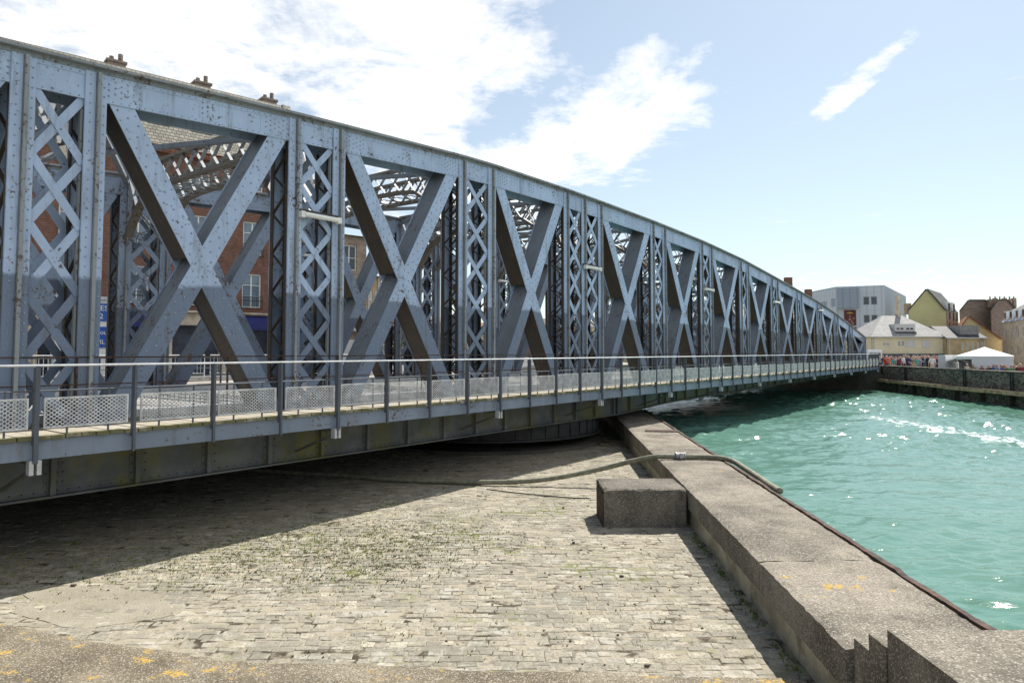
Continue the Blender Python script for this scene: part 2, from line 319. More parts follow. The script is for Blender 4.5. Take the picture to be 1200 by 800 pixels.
# ------------------------------------------------------------------ mesh helpers
class MB:
    """collects faces for ONE mesh object"""
    def __init__(s, off=(0, 0, 0)): s.v = []; s.f = []; s.mi = []; s.off = Vector(off); s.cur = 0; s.smooth = False
    def face(s, idx): s.f.append(tuple(idx)); s.mi.append(s.cur)
    def verts(s, pts):
        b = len(s.v); s.v += [tuple(Vector(p) - s.off) for p in pts]; return b
    def poly(s, pts): b = s.verts(pts); s.face(range(b, b + len(pts)))
    def hexa(s, p):      # 8 points: bottom ring 0-3, top ring 4-7
        b = s.verts(p)
        for q in ((3, 2, 1, 0), (4, 5, 6, 7), (0, 1, 5, 4), (1, 2, 6, 5), (2, 3, 7, 6), (3, 0, 4, 7)): s.face([b + i for i in q])
    def box(s, x0, x1, y0, y1, z0, z1):
        s.hexa([(x0, y0, z0), (x1, y0, z0), (x1, y1, z0), (x0, y1, z0), (x0, y0, z1), (x1, y0, z1), (x1, y1, z1), (x0, y1, z1)])
    def prism(s, ring, z0, z1):
        n = len(ring); b = s.verts([(x, y, z0) for x, y in ring] + [(x, y, z1) for x, y in ring])
        s.face(range(b + n - 1, b - 1, -1)); s.face(range(b + n, b + 2 * n))
        for i in range(n): j = (i + 1) % n; s.face((b + i, b + j, b + n + j, b + n + i))
    def extrude(s, pts, d):   # planar outline extruded along d
        d = Vector(d); n = len(pts); b = s.verts([Vector(p) for p in pts] + [Vector(p) + d for p in pts])
        s.face(range(b + n - 1, b - 1, -1)); s.face(range(b + n, b + 2 * n))
        for i in range(n): j = (i + 1) % n; s.face((b + i, b + j, b + n + j, b + n + i))
    def bar(s, a, c, w, y0, y1):   # flat bar in an xz plane, from a=(x,z) to c, width w, thickness y0..y1
        dx, dz = c[0] - a[0], c[1] - a[1]; l = math.hypot(dx, dz); nx, nz = -dz / l * w / 2, dx / l * w / 2
        q = [(a[0] - nx, a[1] - nz), (c[0] - nx, c[1] - nz), (c[0] + nx, c[1] + nz), (a[0] + nx, a[1] + nz)]
        s.hexa([(x, y0, z) for x, z in q] + [(x, y1, z) for x, z in q])
    def beam(s, a, c, w, h, up=(0, 0, 1)):
        a, c, up = Vector(a), Vector(c), Vector(up); d = (c - a).normalized(); r = d.cross(up).normalized(); u = r.cross(d).normalized()
        pts = []
        for q in (a, c): pts += [q - r * w / 2 - u * h / 2, q + r * w / 2 - u * h / 2, q + r * w / 2 + u * h / 2, q - r * w / 2 + u * h / 2]
        s.hexa(pts)
    def tube(s, pts, r, n=8, caps=True):
        pts = [Vector(p) for p in pts]; rings = []
        for i, p in enumerate(pts):
            d = (pts[min(i + 1, len(pts) - 1)] - pts[max(i - 1, 0)]).normalized()
            up = Vector((0, 0, 1)) if abs(d.z) < 0.95 else Vector((1, 0, 0))
            x = d.cross(up).normalized(); y = x.cross(d).normalized(); rr = r[i] if isinstance(r, (list, tuple)) else r
            rings.append(s.verts([p + (x * math.cos(2 * math.pi * k / n) + y * math.sin(2 * math.pi * k / n)) * rr for k in range(n)]))
        for a, b in zip(rings, rings[1:]):
            for k in range(n): s.face((a + k, a + (k + 1) % n, b + (k + 1) % n, b + k))
        if caps:
            s.face([rings[0] + k for k in range(n - 1, -1, -1)]); s.face([rings[-1] + k for k in range(n)])
    def rivet(s, x, y, z, r=0.017, n=6):
        r *= 1.12; keep = s.cur; s.cur = getattr(s, 'rv', s.cur)   # dome standing on a face that looks towards -y
        b = s.verts([(x + r * math.cos(k * 2 * math.pi / n), y, z + r * math.sin(k * 2 * math.pi / n)) for k in range(n)] +
                    [(x + 0.7 * r * math.cos(k * 2 * math.pi / n), y - r * 0.55, z + 0.7 * r * math.sin(k * 2 * math.pi / n)) for k in range(n)])
        for k in range(n): s.face((b + k, b + (k + 1) % n, b + n + (k + 1) % n, b + n + k))
        s.face([b + n + k for k in range(n)]); s.cur = keep
    def build(s, name, mats, parent=None, loc=None):
        me = bpy.data.meshes.new(name); me.from_pydata(s.v, [], s.f)
        for m in (mats if isinstance(mats, (list, tuple)) else [mats]): me.materials.append(m)
        if any(s.mi): me.polygons.foreach_set('material_index', s.mi)
        if s.smooth: me.polygons.foreach_set('use_smooth', [True] * len(s.f))
        me.update(); o = bpy.data.objects.new(name, me); C.objects.link(o)
        if parent: o.parent = parent
        if loc: o.location = loc
        return o
def tag(o, label=None, cat=None, group=None, kind=None):
    if label: o['label'] = label
    if cat: o['category'] = cat
    if group: o['group'] = group
    if kind: o['kind'] = kind
    return o
def empty(name, loc=(0, 0, 0), rz=0.0):
    o = bpy.data.objects.new(name, None); C.objects.link(o); o.location = loc; o.rotation_euler = (0, 0, rz); o.empty_display_size = 0.3; return o
def dup(o, parent=None, loc=None):
    c = o.copy(); C.objects.link(c)
    if parent is not None: c.parent = parent
    if loc is not None: c.location = loc
    return c
def lerp(tab, x):
    if x <= tab[0][0]:
        (a, u), (b, v) = tab[0], tab[1]; return u + (x - a) * (v - u) / (b - a)
    for (a, u), (b, v) in zip(tab, tab[1:]):
        if x <= b: return u + (x - a) * (v - u) / (b - a)
    return tab[-1][1]
def catmull(pts, n=8):
    pts = [Vector(p) for p in pts]; P = [pts[0]] + pts + [pts[-1]]; out = []
    for i in range(1, len(P) - 2):
        for k in range(n):
            t = k / n; a, b, c, d = P[i - 1], P[i], P[i + 1], P[i + 2]
            out.append(0.5 * ((2 * b) + (c - a) * t + (2 * a - 5 * b + 4 * c - d) * t * t + (3 * b - a - 3 * c + d) * t ** 3))
    out.append(pts[-1]); return out

# ------------------------------------------------------------------ ground, water, banks
THB = math.atan(621 / 800)                      # bearing of the bridge axis
BD = Vector((math.sin(THB), math.cos(THB), 0)); BN = Vector((-math.cos(THB), math.sin(THB), 0))
def TP(t, p, z=0.0): v = BD * t + BN * p; return Vector((v.x, v.y, z))
def wall_in(y): return 2.88 + 0.0585 * (y - 6.1)
def wall_out(y): return 4.35 + 0.0605 * (y - 6.47)
PT = 0.70                                       # top of the quay wall
def make_water():
    """one sheet: a finely rippled grid between the quays, flat out to the horizon"""
    import numpy as np
    rg = np.random.RandomState(4); xs = [2.0]; 
    while xs[-1] < 42: xs.append(xs[-1] + 0.085)
    ys = [4.0]
    while ys[-1] < 92: ys.append(ys[-1] + 0.05 + 0.0024 * ys[-1])
    X, Y = np.meshgrid(np.array(xs), np.array(ys)); Z = np.zeros_like(X); DX = np.zeros_like(X); DY = np.zeros_like(X)
    for i in range(110):
        lam = 0.27 * (11.0 ** (rg.rand() ** 1.4)); k = 2 * math.pi / lam; th = rg.normal(math.radians(105), 0.75); am = 0.0046 * lam ** 0.80 * rg.uniform(0.5, 1.4); ph = rg.uniform(0, 6.28)
        kx, ky = k * math.cos(th), k * math.sin(th); a = kx * X + ky * Y + ph; Z += am * np.sin(a); DX += -am * 0.8 * math.cos(th) * np.cos(a) * -1; DY += am * 0.8 * math.sin(th) * np.cos(a)
    edge = np.minimum(np.minimum(X - xs[0], xs[-1] - X), np.minimum(Y - ys[0], ys[-1] - Y)); w = np.clip(edge / 2.0, 0, 1)
    patch = (0.85 + 0.75 * np.clip((Y - 11) / 11, 0, 1)) * (0.65 + 0.45 * np.sin(X * 0.21 + 0.13 * Y) * np.sin(0.11 * Y - 0.08 * X + 1.0))
    Z *= w * patch; DX *= w * patch; DY *= w * patch
    co = np.stack([X + DX, Y + DY, Z - 0.10], -1).reshape(-1, 3); nx, ny = len(xs), len(ys); idx = np.arange(nx * ny).reshape(ny, nx)
    f = np.stack([idx[:-1, :-1], idx[:-1, 1:], idx[1:, 1:], idx[1:, :-1]], -1).reshape(-1, 4)
    v = [tuple(p) for p in co.tolist()]; F = [tuple(q) for q in f.tolist()]; b = len(v)
    x0, x1, y0, y1 = xs[0], xs[-1], ys[0], ys[-1]; z = -0.10
    v += [(-900, -400, z), (1500, -400, z), (1500, 1800, z), (-900, 1800, z), (x0, y0, z), (x1, y0, z), (x1, y1, z), (x0, y1, z)]
    F += [(b, b + 1, b + 5, b + 4), (b + 1, b + 2, b + 6, b + 5), (b + 2, b + 3, b + 7, b + 6), (b + 3, b, b + 4, b + 7)]
    me = bpy.data.meshes.new('water'); me.from_pydata(v, [], F); me.materials.append(M['water']); me.polygons.foreach_set('use_smooth', [True] * len(F))
    o = bpy.data.objects.new('water', me); C.objects.link(o); return o
tag(make_water(), kind='structure')
# harbour bed under everything so the sheet of ground reaches the horizon
mb = MB(); mb.poly([(-2500, -1500, -6), (3000, -1500, -6), (3000, 3500, -6), (-2500, 3500, -6)])
tag(mb.build('ground', M['pit']), kind='structure')
# swing pit floor: mortar bed with single setts on it
mb = MB(); mb.prism([(-40, 5), (wall_in(5) + 0.3, 5), (wall_in(45) + 0.3, 45), (-40, 45)], -1.0, -0.0045)
tag(mb.build('paved_ground', M['mortar']), kind='structure')
apron_edge = [(-16, 10.6), (-9.5, 9.25), (-6.03, 8.22), (-4.77, 7.81), (-4.08, 7.59), (-2.96, 7.28), (-1.75, 7.19), (0.0, 7.04), (1.3, 6.96), (2.53, 6.88), (2.93, 6.86)]
def apron_y(x): return lerp(apron_edge, x)
def make_setts():
    rnd = random.Random(3); m = MB(); y = 6.80; row = 0
    while y < 23.5:
        h = rnd.uniform(0.10, 0.155); x = -15.0 + rnd.uniform(0, 0.3); wob = rnd.uniform(0, 6)
        xe = wall_in(y) - 0.02
        while x < xe:
            w = rnd.uniform(0.12, 0.27); x1 = min(x + w, xe + 0.02)
            yc = y + 0.07 * math.sin(x * 0.55 + 0.23 * y) + 0.03 * math.sin(x * 1.7 + wob) + 0.012 * math.sin(x * 5 + wob)
            cx, cy = (x + x1) / 2, yc + h / 2 + rnd.gauss(0, 0.010); h0 = h; h = h * rnd.uniform(0.90, 1.08)
            if cy - 0.02 > apron_y(cx) and cx > -0.86 * cy - 1.0 and rnd.random() > 0.004:
                g = 0.002 + rnd.uniform(0, 0.006) + (0.008 if rnd.random() < 0.06 else 0); dz = rnd.gauss(0, 0.0028); tx, ty = rnd.gauss(0, 0.02), rnd.gauss(0, 0.02)
                dz += 0.03 * math.exp(-((cx + 6.2) ** 2 + (cy - 8.6) ** 2) / 3.0) * 0
                q = []
                for sx, sy in ((-1, -1), (1, -1), (1, 1), (-1, 1)):
                    q.append((cx + sx * ((x1 - x) / 2 - g) + rnd.gauss(0, 0.008), cy + sy * (h / 2 - g) + rnd.gauss(0, 0.006)))
                zt = lambda px, py: dz + tx * (px - cx) + ty * (py - cy)
                b = m.verts([(px, py, -0.02) for px, py in q] + [(px, py, zt(px, py) - 0.005) for px, py in q] +
                            [(cx + (px - cx) * 0.90, cy + (py - cy) * 0.88, zt(px, py)) for px, py in q])
                for r0 in (0, 4):
                    for k in range(4): j = (k + 1) % 4; m.face((b + r0 + k, b + r0 + j, b + r0 + 4 + j, b + r0 + 4 + k))
                m.face((b + 8, b + 9, b + 10, b + 11))
            h = h0; x = x1
        y += h; row += 1
    return m
tag(make_setts().build('sett_paving', M['sett']), kind='structure')
# worn mortar patch at the left, flush over the setts
mb = MB(); rr = random.Random(5)
ring = [(-5.35 + 1.15 * math.cos(a) * rr.uniform(0.85, 1.15), 9.0 + 0.62 * math.sin(a) * rr.uniform(0.8, 1.2) - 0.28 * 1.15 * math.cos(a)) for a in [i * math.pi / 12 for i in range(24)]]
mb.prism(ring, -0.01, 0.0025); tag(mb.build('mortar_patch', M['mortar_patch']), kind='structure')
# weeds in the joints
def make_weeds():
    rnd = random.Random(11); m = MB()
    for cx, cy, sx, sy, n in ((-2.3, 11.0, 0.75, 0.8, 620), (-3.3, 12.4, 1.4, 0.8, 620), (-4.6, 10.6, 1.2, 0.7, 420), (-1.0, 12.0, 0.6, 0.9, 180), (-7.0, 10.6, 1.5, 0.6, 200), (-0.3, 8.3, 1.6, 0.6, 40)):
        for _ in range(int(n * 2.2)):
            x, y = rnd.gauss(cx, sx), rnd.gauss(cy, sy)
            if y < apron_y(x) + 0.05 or x > wall_in(y) - 0.1: continue
            for _k in range(3):
                a = rnd.uniform(0, 6.28); l = rnd.uniform(0.012, 0.034); w = rnd.uniform(0.006, 0.014); px, py = x + rnd.gauss(0, 0.02), y + rnd.gauss(0, 0.006)
                m.poly([(px - w * math.sin(a), py + w * math.cos(a), -0.01), (px + w * math.sin(a), py - w * math.cos(a), -0.01), (px + l * math.cos(a), py + l * math.sin(a), l * 0.8 + 0.004)])
    for _ in range(240):                       # along the foot of the quay wall
        y = rnd.choice((7.4, 8.6, 9.3, 10.2, 11.4, 12.0)) + rnd.gauss(0, 0.22); x = wall_in(y) - abs(rnd.gauss(0.03, 0.05))
        for _k in range(3):
            a = rnd.uniform(0, 6.28); l = rnd.uniform(0.02, 0.06); w = 0.008
            m.poly([(x - w * math.sin(a), y + w * math.cos(a), -0.01), (x + w * math.sin(a), y - w * math.cos(a), -0.01), (x + l * 0.5 * math.cos(a), y + l * 0.5 * math.sin(a), l)])
    return m
tag(make_weeds().build('weeds', M['grass']), 'low green weeds growing in the joints of the sunlit setts', 'weeds', kind='stuff')
gm = MB(); rr = random.Random(77)
for _ in range(170):
    x, y = rr.uniform(-7, 3), rr.uniform(7.2, 16)
    if y < apron_y(x) + 0.05 or x > wall_in(y) - 0.05: continue
    r = rr.uniform(0.004, 0.02) if rr.random() < 0.9 else rr.uniform(0.02, 0.04); a0 = rr.uniform(0, 6)
    gm.prism([(x + r * rr.uniform(0.5, 1.2) * math.cos(a0 + k * 1.257), y + r * rr.uniform(0.5, 1.0) * math.sin(a0 + k * 1.257)) for k in range(5)], 0.0, r * 0.7 + 0.004)
tag(gm.build('grit', M['bark']), 'dark stone chips and litter scattered over the sunlit setts', 'grit', kind='stuff')
# concrete apron where the photographer stands
def make_apron():
    m = MB(); rnd = random.Random(2); e = []
    for (x0, y0), (x1, y1) in zip(apron_edge, apron_edge[1:]):
        n = max(2, int((x1 - x0) / 0.08))
        for k in range(n): f = k / n; e.append((x0 + (x1 - x0) * f, y0 + (y1 - y0) * f + rnd.gauss(0, 0.010) + 0.02 * math.sin((x0 + (x1 - x0) * f) * 3)))
    e.append((2.86, 6.86)); ring = [(-16, -6), (2.86, -6)] + e[::-1]
    m.prism(ring, -0.6, 0.045); return m
tag(make_apron().build('concrete_apron', M['apron']), kind='structure')

# quay wall with coping slabs
qw = tag(empty('quay_wall', (3.4, 6.2, 0)), 'long low brown concrete quay wall between the setts and the green water', 'wall')
QO = (3.4, 6.2, 0)
mb = MB(QO); mb.prism([(wall_in(6) + 0.035, 5.4), (wall_out(5.4) - 0.04, 5.4), (wall_out(46) - 0.04, 46), (wall_in(46) + 0.035, 46)], -3.0, 0.33); mb.build('wall_base', M['wallface'], qw)
def coping(y0, y1, j0, j1, seed):
    rnd = random.Random(seed); m = MB(QO); n = max(4, int((y1 - y0) / 0.09)); nx = 14
    top = []
    for i in range(n + 1):
        y = y0 + (y1 - y0) * i / n; rowp = []
        for k in range(nx + 1):
            f = k / nx; x = wall_in(y) + (wall_out(y) - wall_in(y)) * f
            yy = y + (j0 * math.sin(f * 7 + 1 + y0) * 0.03 + rnd.gauss(0, 0.013) * j0 if i == 0 else 0) + (j1 * math.sin(f * 7 + 1 + y1 + 0.014) * 0.03 + rnd.gauss(0, 0.013) * j1 if i == n else 0)
            z = PT + rnd.gauss(0, 0.0018)
            if k == 0: z -= 0.012 + abs(rnd.gauss(0, 0.008)); x += abs(rnd.gauss(0, 0.006))
            if k == nx: z -= 0.008 + abs(rnd.gauss(0, 0.006)); x -= abs(rnd.gauss(0, 0.008))
            if i in (0, n): z -= 0.006
            rowp.append((x, yy, z))
        top.append(m.verts(rowp))
    for i in range(n):
        for k in range(nx): a, b = top[i] + k, top[i + 1] + k; m.face((a, a + 1, b + 1, b))
    def skirt(idx):
        low = m.verts([(m.v[i][0] + QO[0], m.v[i][1] + QO[1], 0.33) for i in idx])
        for k in range(len(idx) - 1): m.face((idx[k + 1], idx[k], low + k, low + k + 1))
    skirt([top[i] for i in range(n, -1, -1)][::-1][::-1]); skirt([top[i] + nx for i in range(n + 1)]); skirt([top[0] + k for k in range(nx + 1)]); skirt([top[n] + k for k in range(nx, -1, -1)])
    return m
cuts = [6.04, 8.52, 14.0, 17.9, 20.6, 24.2, 31.0, 38.0, 46.0]
for i, (a, b) in enumerate(zip(cuts, cuts[1:])):
    coping(a + 0.007, b - 0.007, 1 if i else 0, 1, 3).build('coping_slab', M['coping'], qw)
mb = MB(QO)      # rusty steel angle along the water edge, bent and broken by corrosion
rr = random.Random(8); y = 5.75; prev = None
while y < 30.5:
    x = wall_out(y) + 0.03 + rr.gauss(0, 0.006); z = PT - 0.005 + rr.gauss(0, 0.006); cur = (x, y, z)
    if prev: mb.beam(prev, cur, 0.07 + rr.uniform(-.015, .02), 0.05); mb.beam((prev[0] + 0.035, prev[1], prev[2] - 0.06), (cur[0] + 0.035, cur[1], cur[2] - 0.06), 0.025, 0.12)
    prev = cur; y += rr.uniform(0.18, 0.4)
mb.build('edge_angle', M['rust'], qw)
mb = MB(QO)      # steel plates set in the coping near the bridge
mb.hexa([(wall_in(21.9) + 0.45, 21.9, PT), (wall_in(21.9) + 1.45, 21.8, PT), (wall_in(22) + 1.45, 22.25, PT), (wall_in(22) + 0.5, 22.3, PT), (wall_in(21.9) + 0.45, 21.9, PT + 0.03), (wall_in(21.9) + 1.45, 21.8, PT + 0.03), (wall_in(22) + 1.45, 22.25, PT + 0.03), (wall_in(22) + 0.5, 22.3, PT + 0.03)])
mb.build('steel_plate', M['rust'], qw)
# concrete block standing against the wall
cb = tag(empty('concrete_block', (2.4, 13.4, 0)), 'squat dark concrete block built out from the quay wall onto the setts', 'block')
mb = MB((2.4, 13.4, 0)); rr = random.Random(4)
def rough_box(m, x0, x1, y0, y1, z1, seed, n=18):
    rnd = random.Random(seed); top = []
    for i in range(n + 1):
        top.append(m.verts([(x0 + (x1 - x0) * k / n + (rnd.gauss(0, 0.008) if k == 0 else 0), y0 + (y1 - y0) * i / n + (abs(rnd.gauss(0, 0.012)) if i == 0 else 0), z1 + rnd.gauss(0, 0.002) - (0.012 + abs(rnd.gauss(0, 0.012)) if k in (0,) or i in (0,) else 0)) for k in range(n + 1)]))
    for i in range(n):
        for k in range(n): a, b = top[i] + k, top[i + 1] + k; m.face((a, a + 1, b + 1, b))
    def skirt(idx):
        low = m.verts([(m.v[i][0] + m.off[0], m.v[i][1] + m.off[1], -0.05) for i in idx])
        for k in range(len(idx) - 1): m.face((idx[k + 1], idx[k], low + k, low + k + 1))
    skirt([top[i] for i in range(n, -1, -1)]); skirt([top[i] + n for i in range(n + 1)]); skirt([top[0] + k for k in range(n + 1)]); skirt([top[n] + k for k in range(n, -1, -1)])
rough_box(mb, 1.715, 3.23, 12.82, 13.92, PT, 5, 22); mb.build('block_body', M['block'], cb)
mb = MB((2.4, 13.4, 0)); mb.beam((1.695, 13.3, 0.0), (1.70, 13.3, 0.60), 0.02, 0.9, (0, 1, 0)); mb.build('rusty_band', M['rust'], cb)
# steps and raised platform at the right of the camera
st = tag(empty('concrete_steps', (3.6, 5.2, 0)), 'grey concrete steps rising from the quay wall beside the water', 'steps')
SO = (3.6, 5.2, 0)
for i, (y0, y1, z) in enumerate(((6.03, 5.785, 0.785), (5.78, 5.52, 0.925))):
    mb = MB(SO); mb.hexa([(2.95, y1, -0.3), (4.32, y1, -0.3), (4.32, y0, -0.3), (2.95, y0, -0.3), (2.95, y1, z), (4.32, y1, z), (4.32, y0, z), (2.95, y0, z)]); mb.build('step', M['coping'], st)
mb = MB(SO); n = 30; rr = random.Random(9)
ringp = [(2.955, -4), (10, -4), (10, 5.45)] + [(10 - (10 - 2.955) * k / n, 5.5 + rr.gauss(0, 0.006)) for k in range(n + 1)]
mb.prism(ringp[:2] + ringp[2:], -3.0, 1.065); mb.build('platform', M['coping'], st)

# street side beyond the bridge (left) : retaining wall, street
mb = MB(); a, b = TP(-14, 23.2), TP(27.2, 23.2)
rw = [(a.x, a.y), (b.x, b.y), (wall_in(36.5) - 0.2, 36.5)]
far = [(b.x, b.y), TP(28.3, 23.9)[:2], (12, 160), (12, 420), (-420, 420), (-420, 30), TP(-14, 23.9)[:2]]
street = [TP(-40, 23.2)[:2], TP(26.5, 23.2)[:2], (10.5, 120), (14, 420), (-420, 420), (-420, 60)]
mb.prism(street, -4, 2.02); tag(mb.build('street', M['asphalt']), kind='structure')
mb = MB(); mb.prism([TP(-40, 23.2)[:2], TP(26.5, 23.2)[:2], TP(26.5, 27.0)[:2], TP(-40, 27.0)[:2]], 2.0, 2.12); tag(mb.build('pavement', M['bank']), kind='structure')
mb = MB(); mb.prism([TP(-40, 22.6)[:2], TP(26.0, 22.6)[:2], TP(26.5, 23.19)[:2], TP(-40, 23.19)[:2]], -1, 2.06)
tag(mb.build('retaining_wall', M['darkstone']), 'dark stone retaining wall of the street behind the bridge', 'wall')
# the near end of the bridge lands on a road block, out of frame to the left
mb = MB(); mb.prism([TP(-40, 9.0)[:2], TP(-3.9, 9.0)[:2], TP(-3.9, 22.55)[:2], TP(-40, 22.55)[:2]], -1, 2.03); tag(mb.build('approach_road', M['asphalt']), kind='structure')

# far bank
Q0, Q1 = Vector((32.3, 58.8, 0)), Vector((30.42, 40.68, 0)); QD = (Q0 - Q1).normalized(); QN = Vector((QD.y, -QD.x, 0))   # QN points inland
def QP(s, d, z=0.0): v = Q1 + QD * s + QN * d; return Vector((v.x, v.y, z))
def bank_z(y): return 0.75 + 0.45 * max(0, min(1, (y - 45) / 15))
mb = MB(); ys = [-150, -20, 20, 45, 48, 52, 56, 60, 75, 120, 420]
prev = None
for y in ys:
    s = (y - 40.68) / QD.y; q = QP(s, 0.55); z = bank_z(y); b0 = mb.verts([(q.x, q.y, z), (900, q.y, z)])
    if prev is not None: mb.face((prev, prev + 1, b0 + 1, b0))
    prev = b0
tag(mb.build('far_bank', M['bank']), kind='structure')
fq = tag(empty('far_quay_wall', QP(10, 0, 0)), 'dark mossy stone quay wall on the far bank below the crowd', 'wall'); FO = tuple(QP(10, 0, 0))
mb = MB(FO)
def qprism(m, s0, s1, d0, d1, z0, z1): m.prism([QP(s0, d0)[:2], QP(s1, d0)[:2], QP(s1, d1)[:2], QP(s0, d1)[:2]][::-1], z0, z1)
qprism(mb, -120, 150, 0, 0.55, -4, 1.96); mb.build('stone_face', M['quaystone'], fq)
rr = random.Random(3)
mb = MB(FO); qprism(mb, -120, 150, -0.04, 0.6, 1.962, 2.05); mb.build('wall_coping', M['quaystone'], fq)
mb = MB(FO); s = -30.0
while s < 27:
    l = rr.uniform(1.6, 3.4); dz = rr.gauss(0, 0.02); qprism(mb, s + 0.03, min(s + l, 27.5), -0.55 + rr.gauss(0, 0.03), -0.02, 0.62 + dz, 0.86 + dz); s += l
mb.build('waler', M['timber'], fq)
for s in [-27 + 3.1 * k for k in range(18)]:
    mb = MB(FO); qprism(mb, s, s + 0.34, -0.34, -0.03, -3, 0.60); mb.build('pile', M['pile'], fq)
mb = MB(FO)
for s in (6.2, 14.8, 1.0): 
    for d in (-0.07, 0.19): qprism(mb, s + d, s + d + 0.05, -0.10, -0.045, 0.3, 2.0)
    for k in range(6): qprism(mb, s - 0.02, s + 0.19, -0.095, -0.055, 0.4 + 0.28 * k, 0.44 + 0.28 * k)
mb.build('ladder', M['black'], fq)
mb = MB(); mb.prism([TP(66.95, 10.8)[:2], TP(100, 10.8)[:2], TP(100, 22.4)[:2], TP(66.95, 22.4)[:2]], -4, 1.3); tag(mb.build('abutment', M['darkstone']), kind='structure')
mb = MB(); mb.hexa([TP(67.0, 11.2, 0), TP(92, 11.2, 0), TP(92, 22, 0), TP(67.0, 22, 0), TP(67.0, 11.2, 2.03), TP(92, 11.2, 1.25), TP(92, 22, 1.25), TP(67.0, 22, 2.03)])
tag(mb.build('far_approach_road', M['asphalt']), kind='structure')

# ------------------------------------------------------------------ the swing bridge
BO = (19.94, 16.6, 0)
bridge = empty('swing_bridge', TP(BO[0], BO[1], 0), math.pi / 2 - THB)
tag(bridge, 'long riveted blue-grey steel truss swing bridge with a railed timber footway', 'bridge')
HT = [(3.24, 7.96), (4.51, 8.02), (8.45, 8.29), (9.63, 8.36), (13.82, 8.585), (15.0, 8.62), (18.94, 8.635), (21.09, 8.61), (25.27, 8.54), (30.33, 8.38), (35.49, 8.10), (40.76, 7.66), (45.84, 7.20), (50.41, 6.78), (55.0, 6.25), (60.02, 5.55), (66.0, 4.62), (67.2, 4.45)]
def H(t): return lerp(HT, t)
ZD = 2.07; ZB0 = 1.98
posts = [-2.75, -1.65, -0.55, 3.55, 4.58, 8.44, 9.57, 13.72, 14.96, 18.86, 19.95, 21.05, 25.18, 26.26, 30.2, 31.33, 35.35, 36.45, 40.5, 41.55, 45.6, 46.6, 50.6, 51.6, 55.5, 56.5, 60.4, 61.4, 66.6]
narrow = [(-2.75, -1.65), (-1.65, -0.55), (3.55, 4.58), (8.44, 9.57), (13.72, 14.96), (18.86, 19.95), (19.95, 21.05), (25.18, 26.26), (30.2, 31.33), (35.35, 36.45), (40.5, 41.55), (45.6, 46.6), (50.6, 51.6), (55.5, 56.5), (60.4, 61.4)]
xpan = [(-0.55, 3.55), (4.58, 8.44), (9.57, 13.72), (14.96, 18.86), (21.05, 25.18), (26.26, 30.2), (31.33, 35.35), (36.45, 40.5), (41.55, 45.6), (46.6, 50.6), (51.6, 55.5), (56.5, 60.4), (61.4, 66.6)]
PF, PB = 12.36, 12.98                          # front and back of the near truss
DP = 8.05                                      # far truss offset
CH = 0.60                                      # chord depth
def NB(): m = MB(BO); m.rv = 3; return m
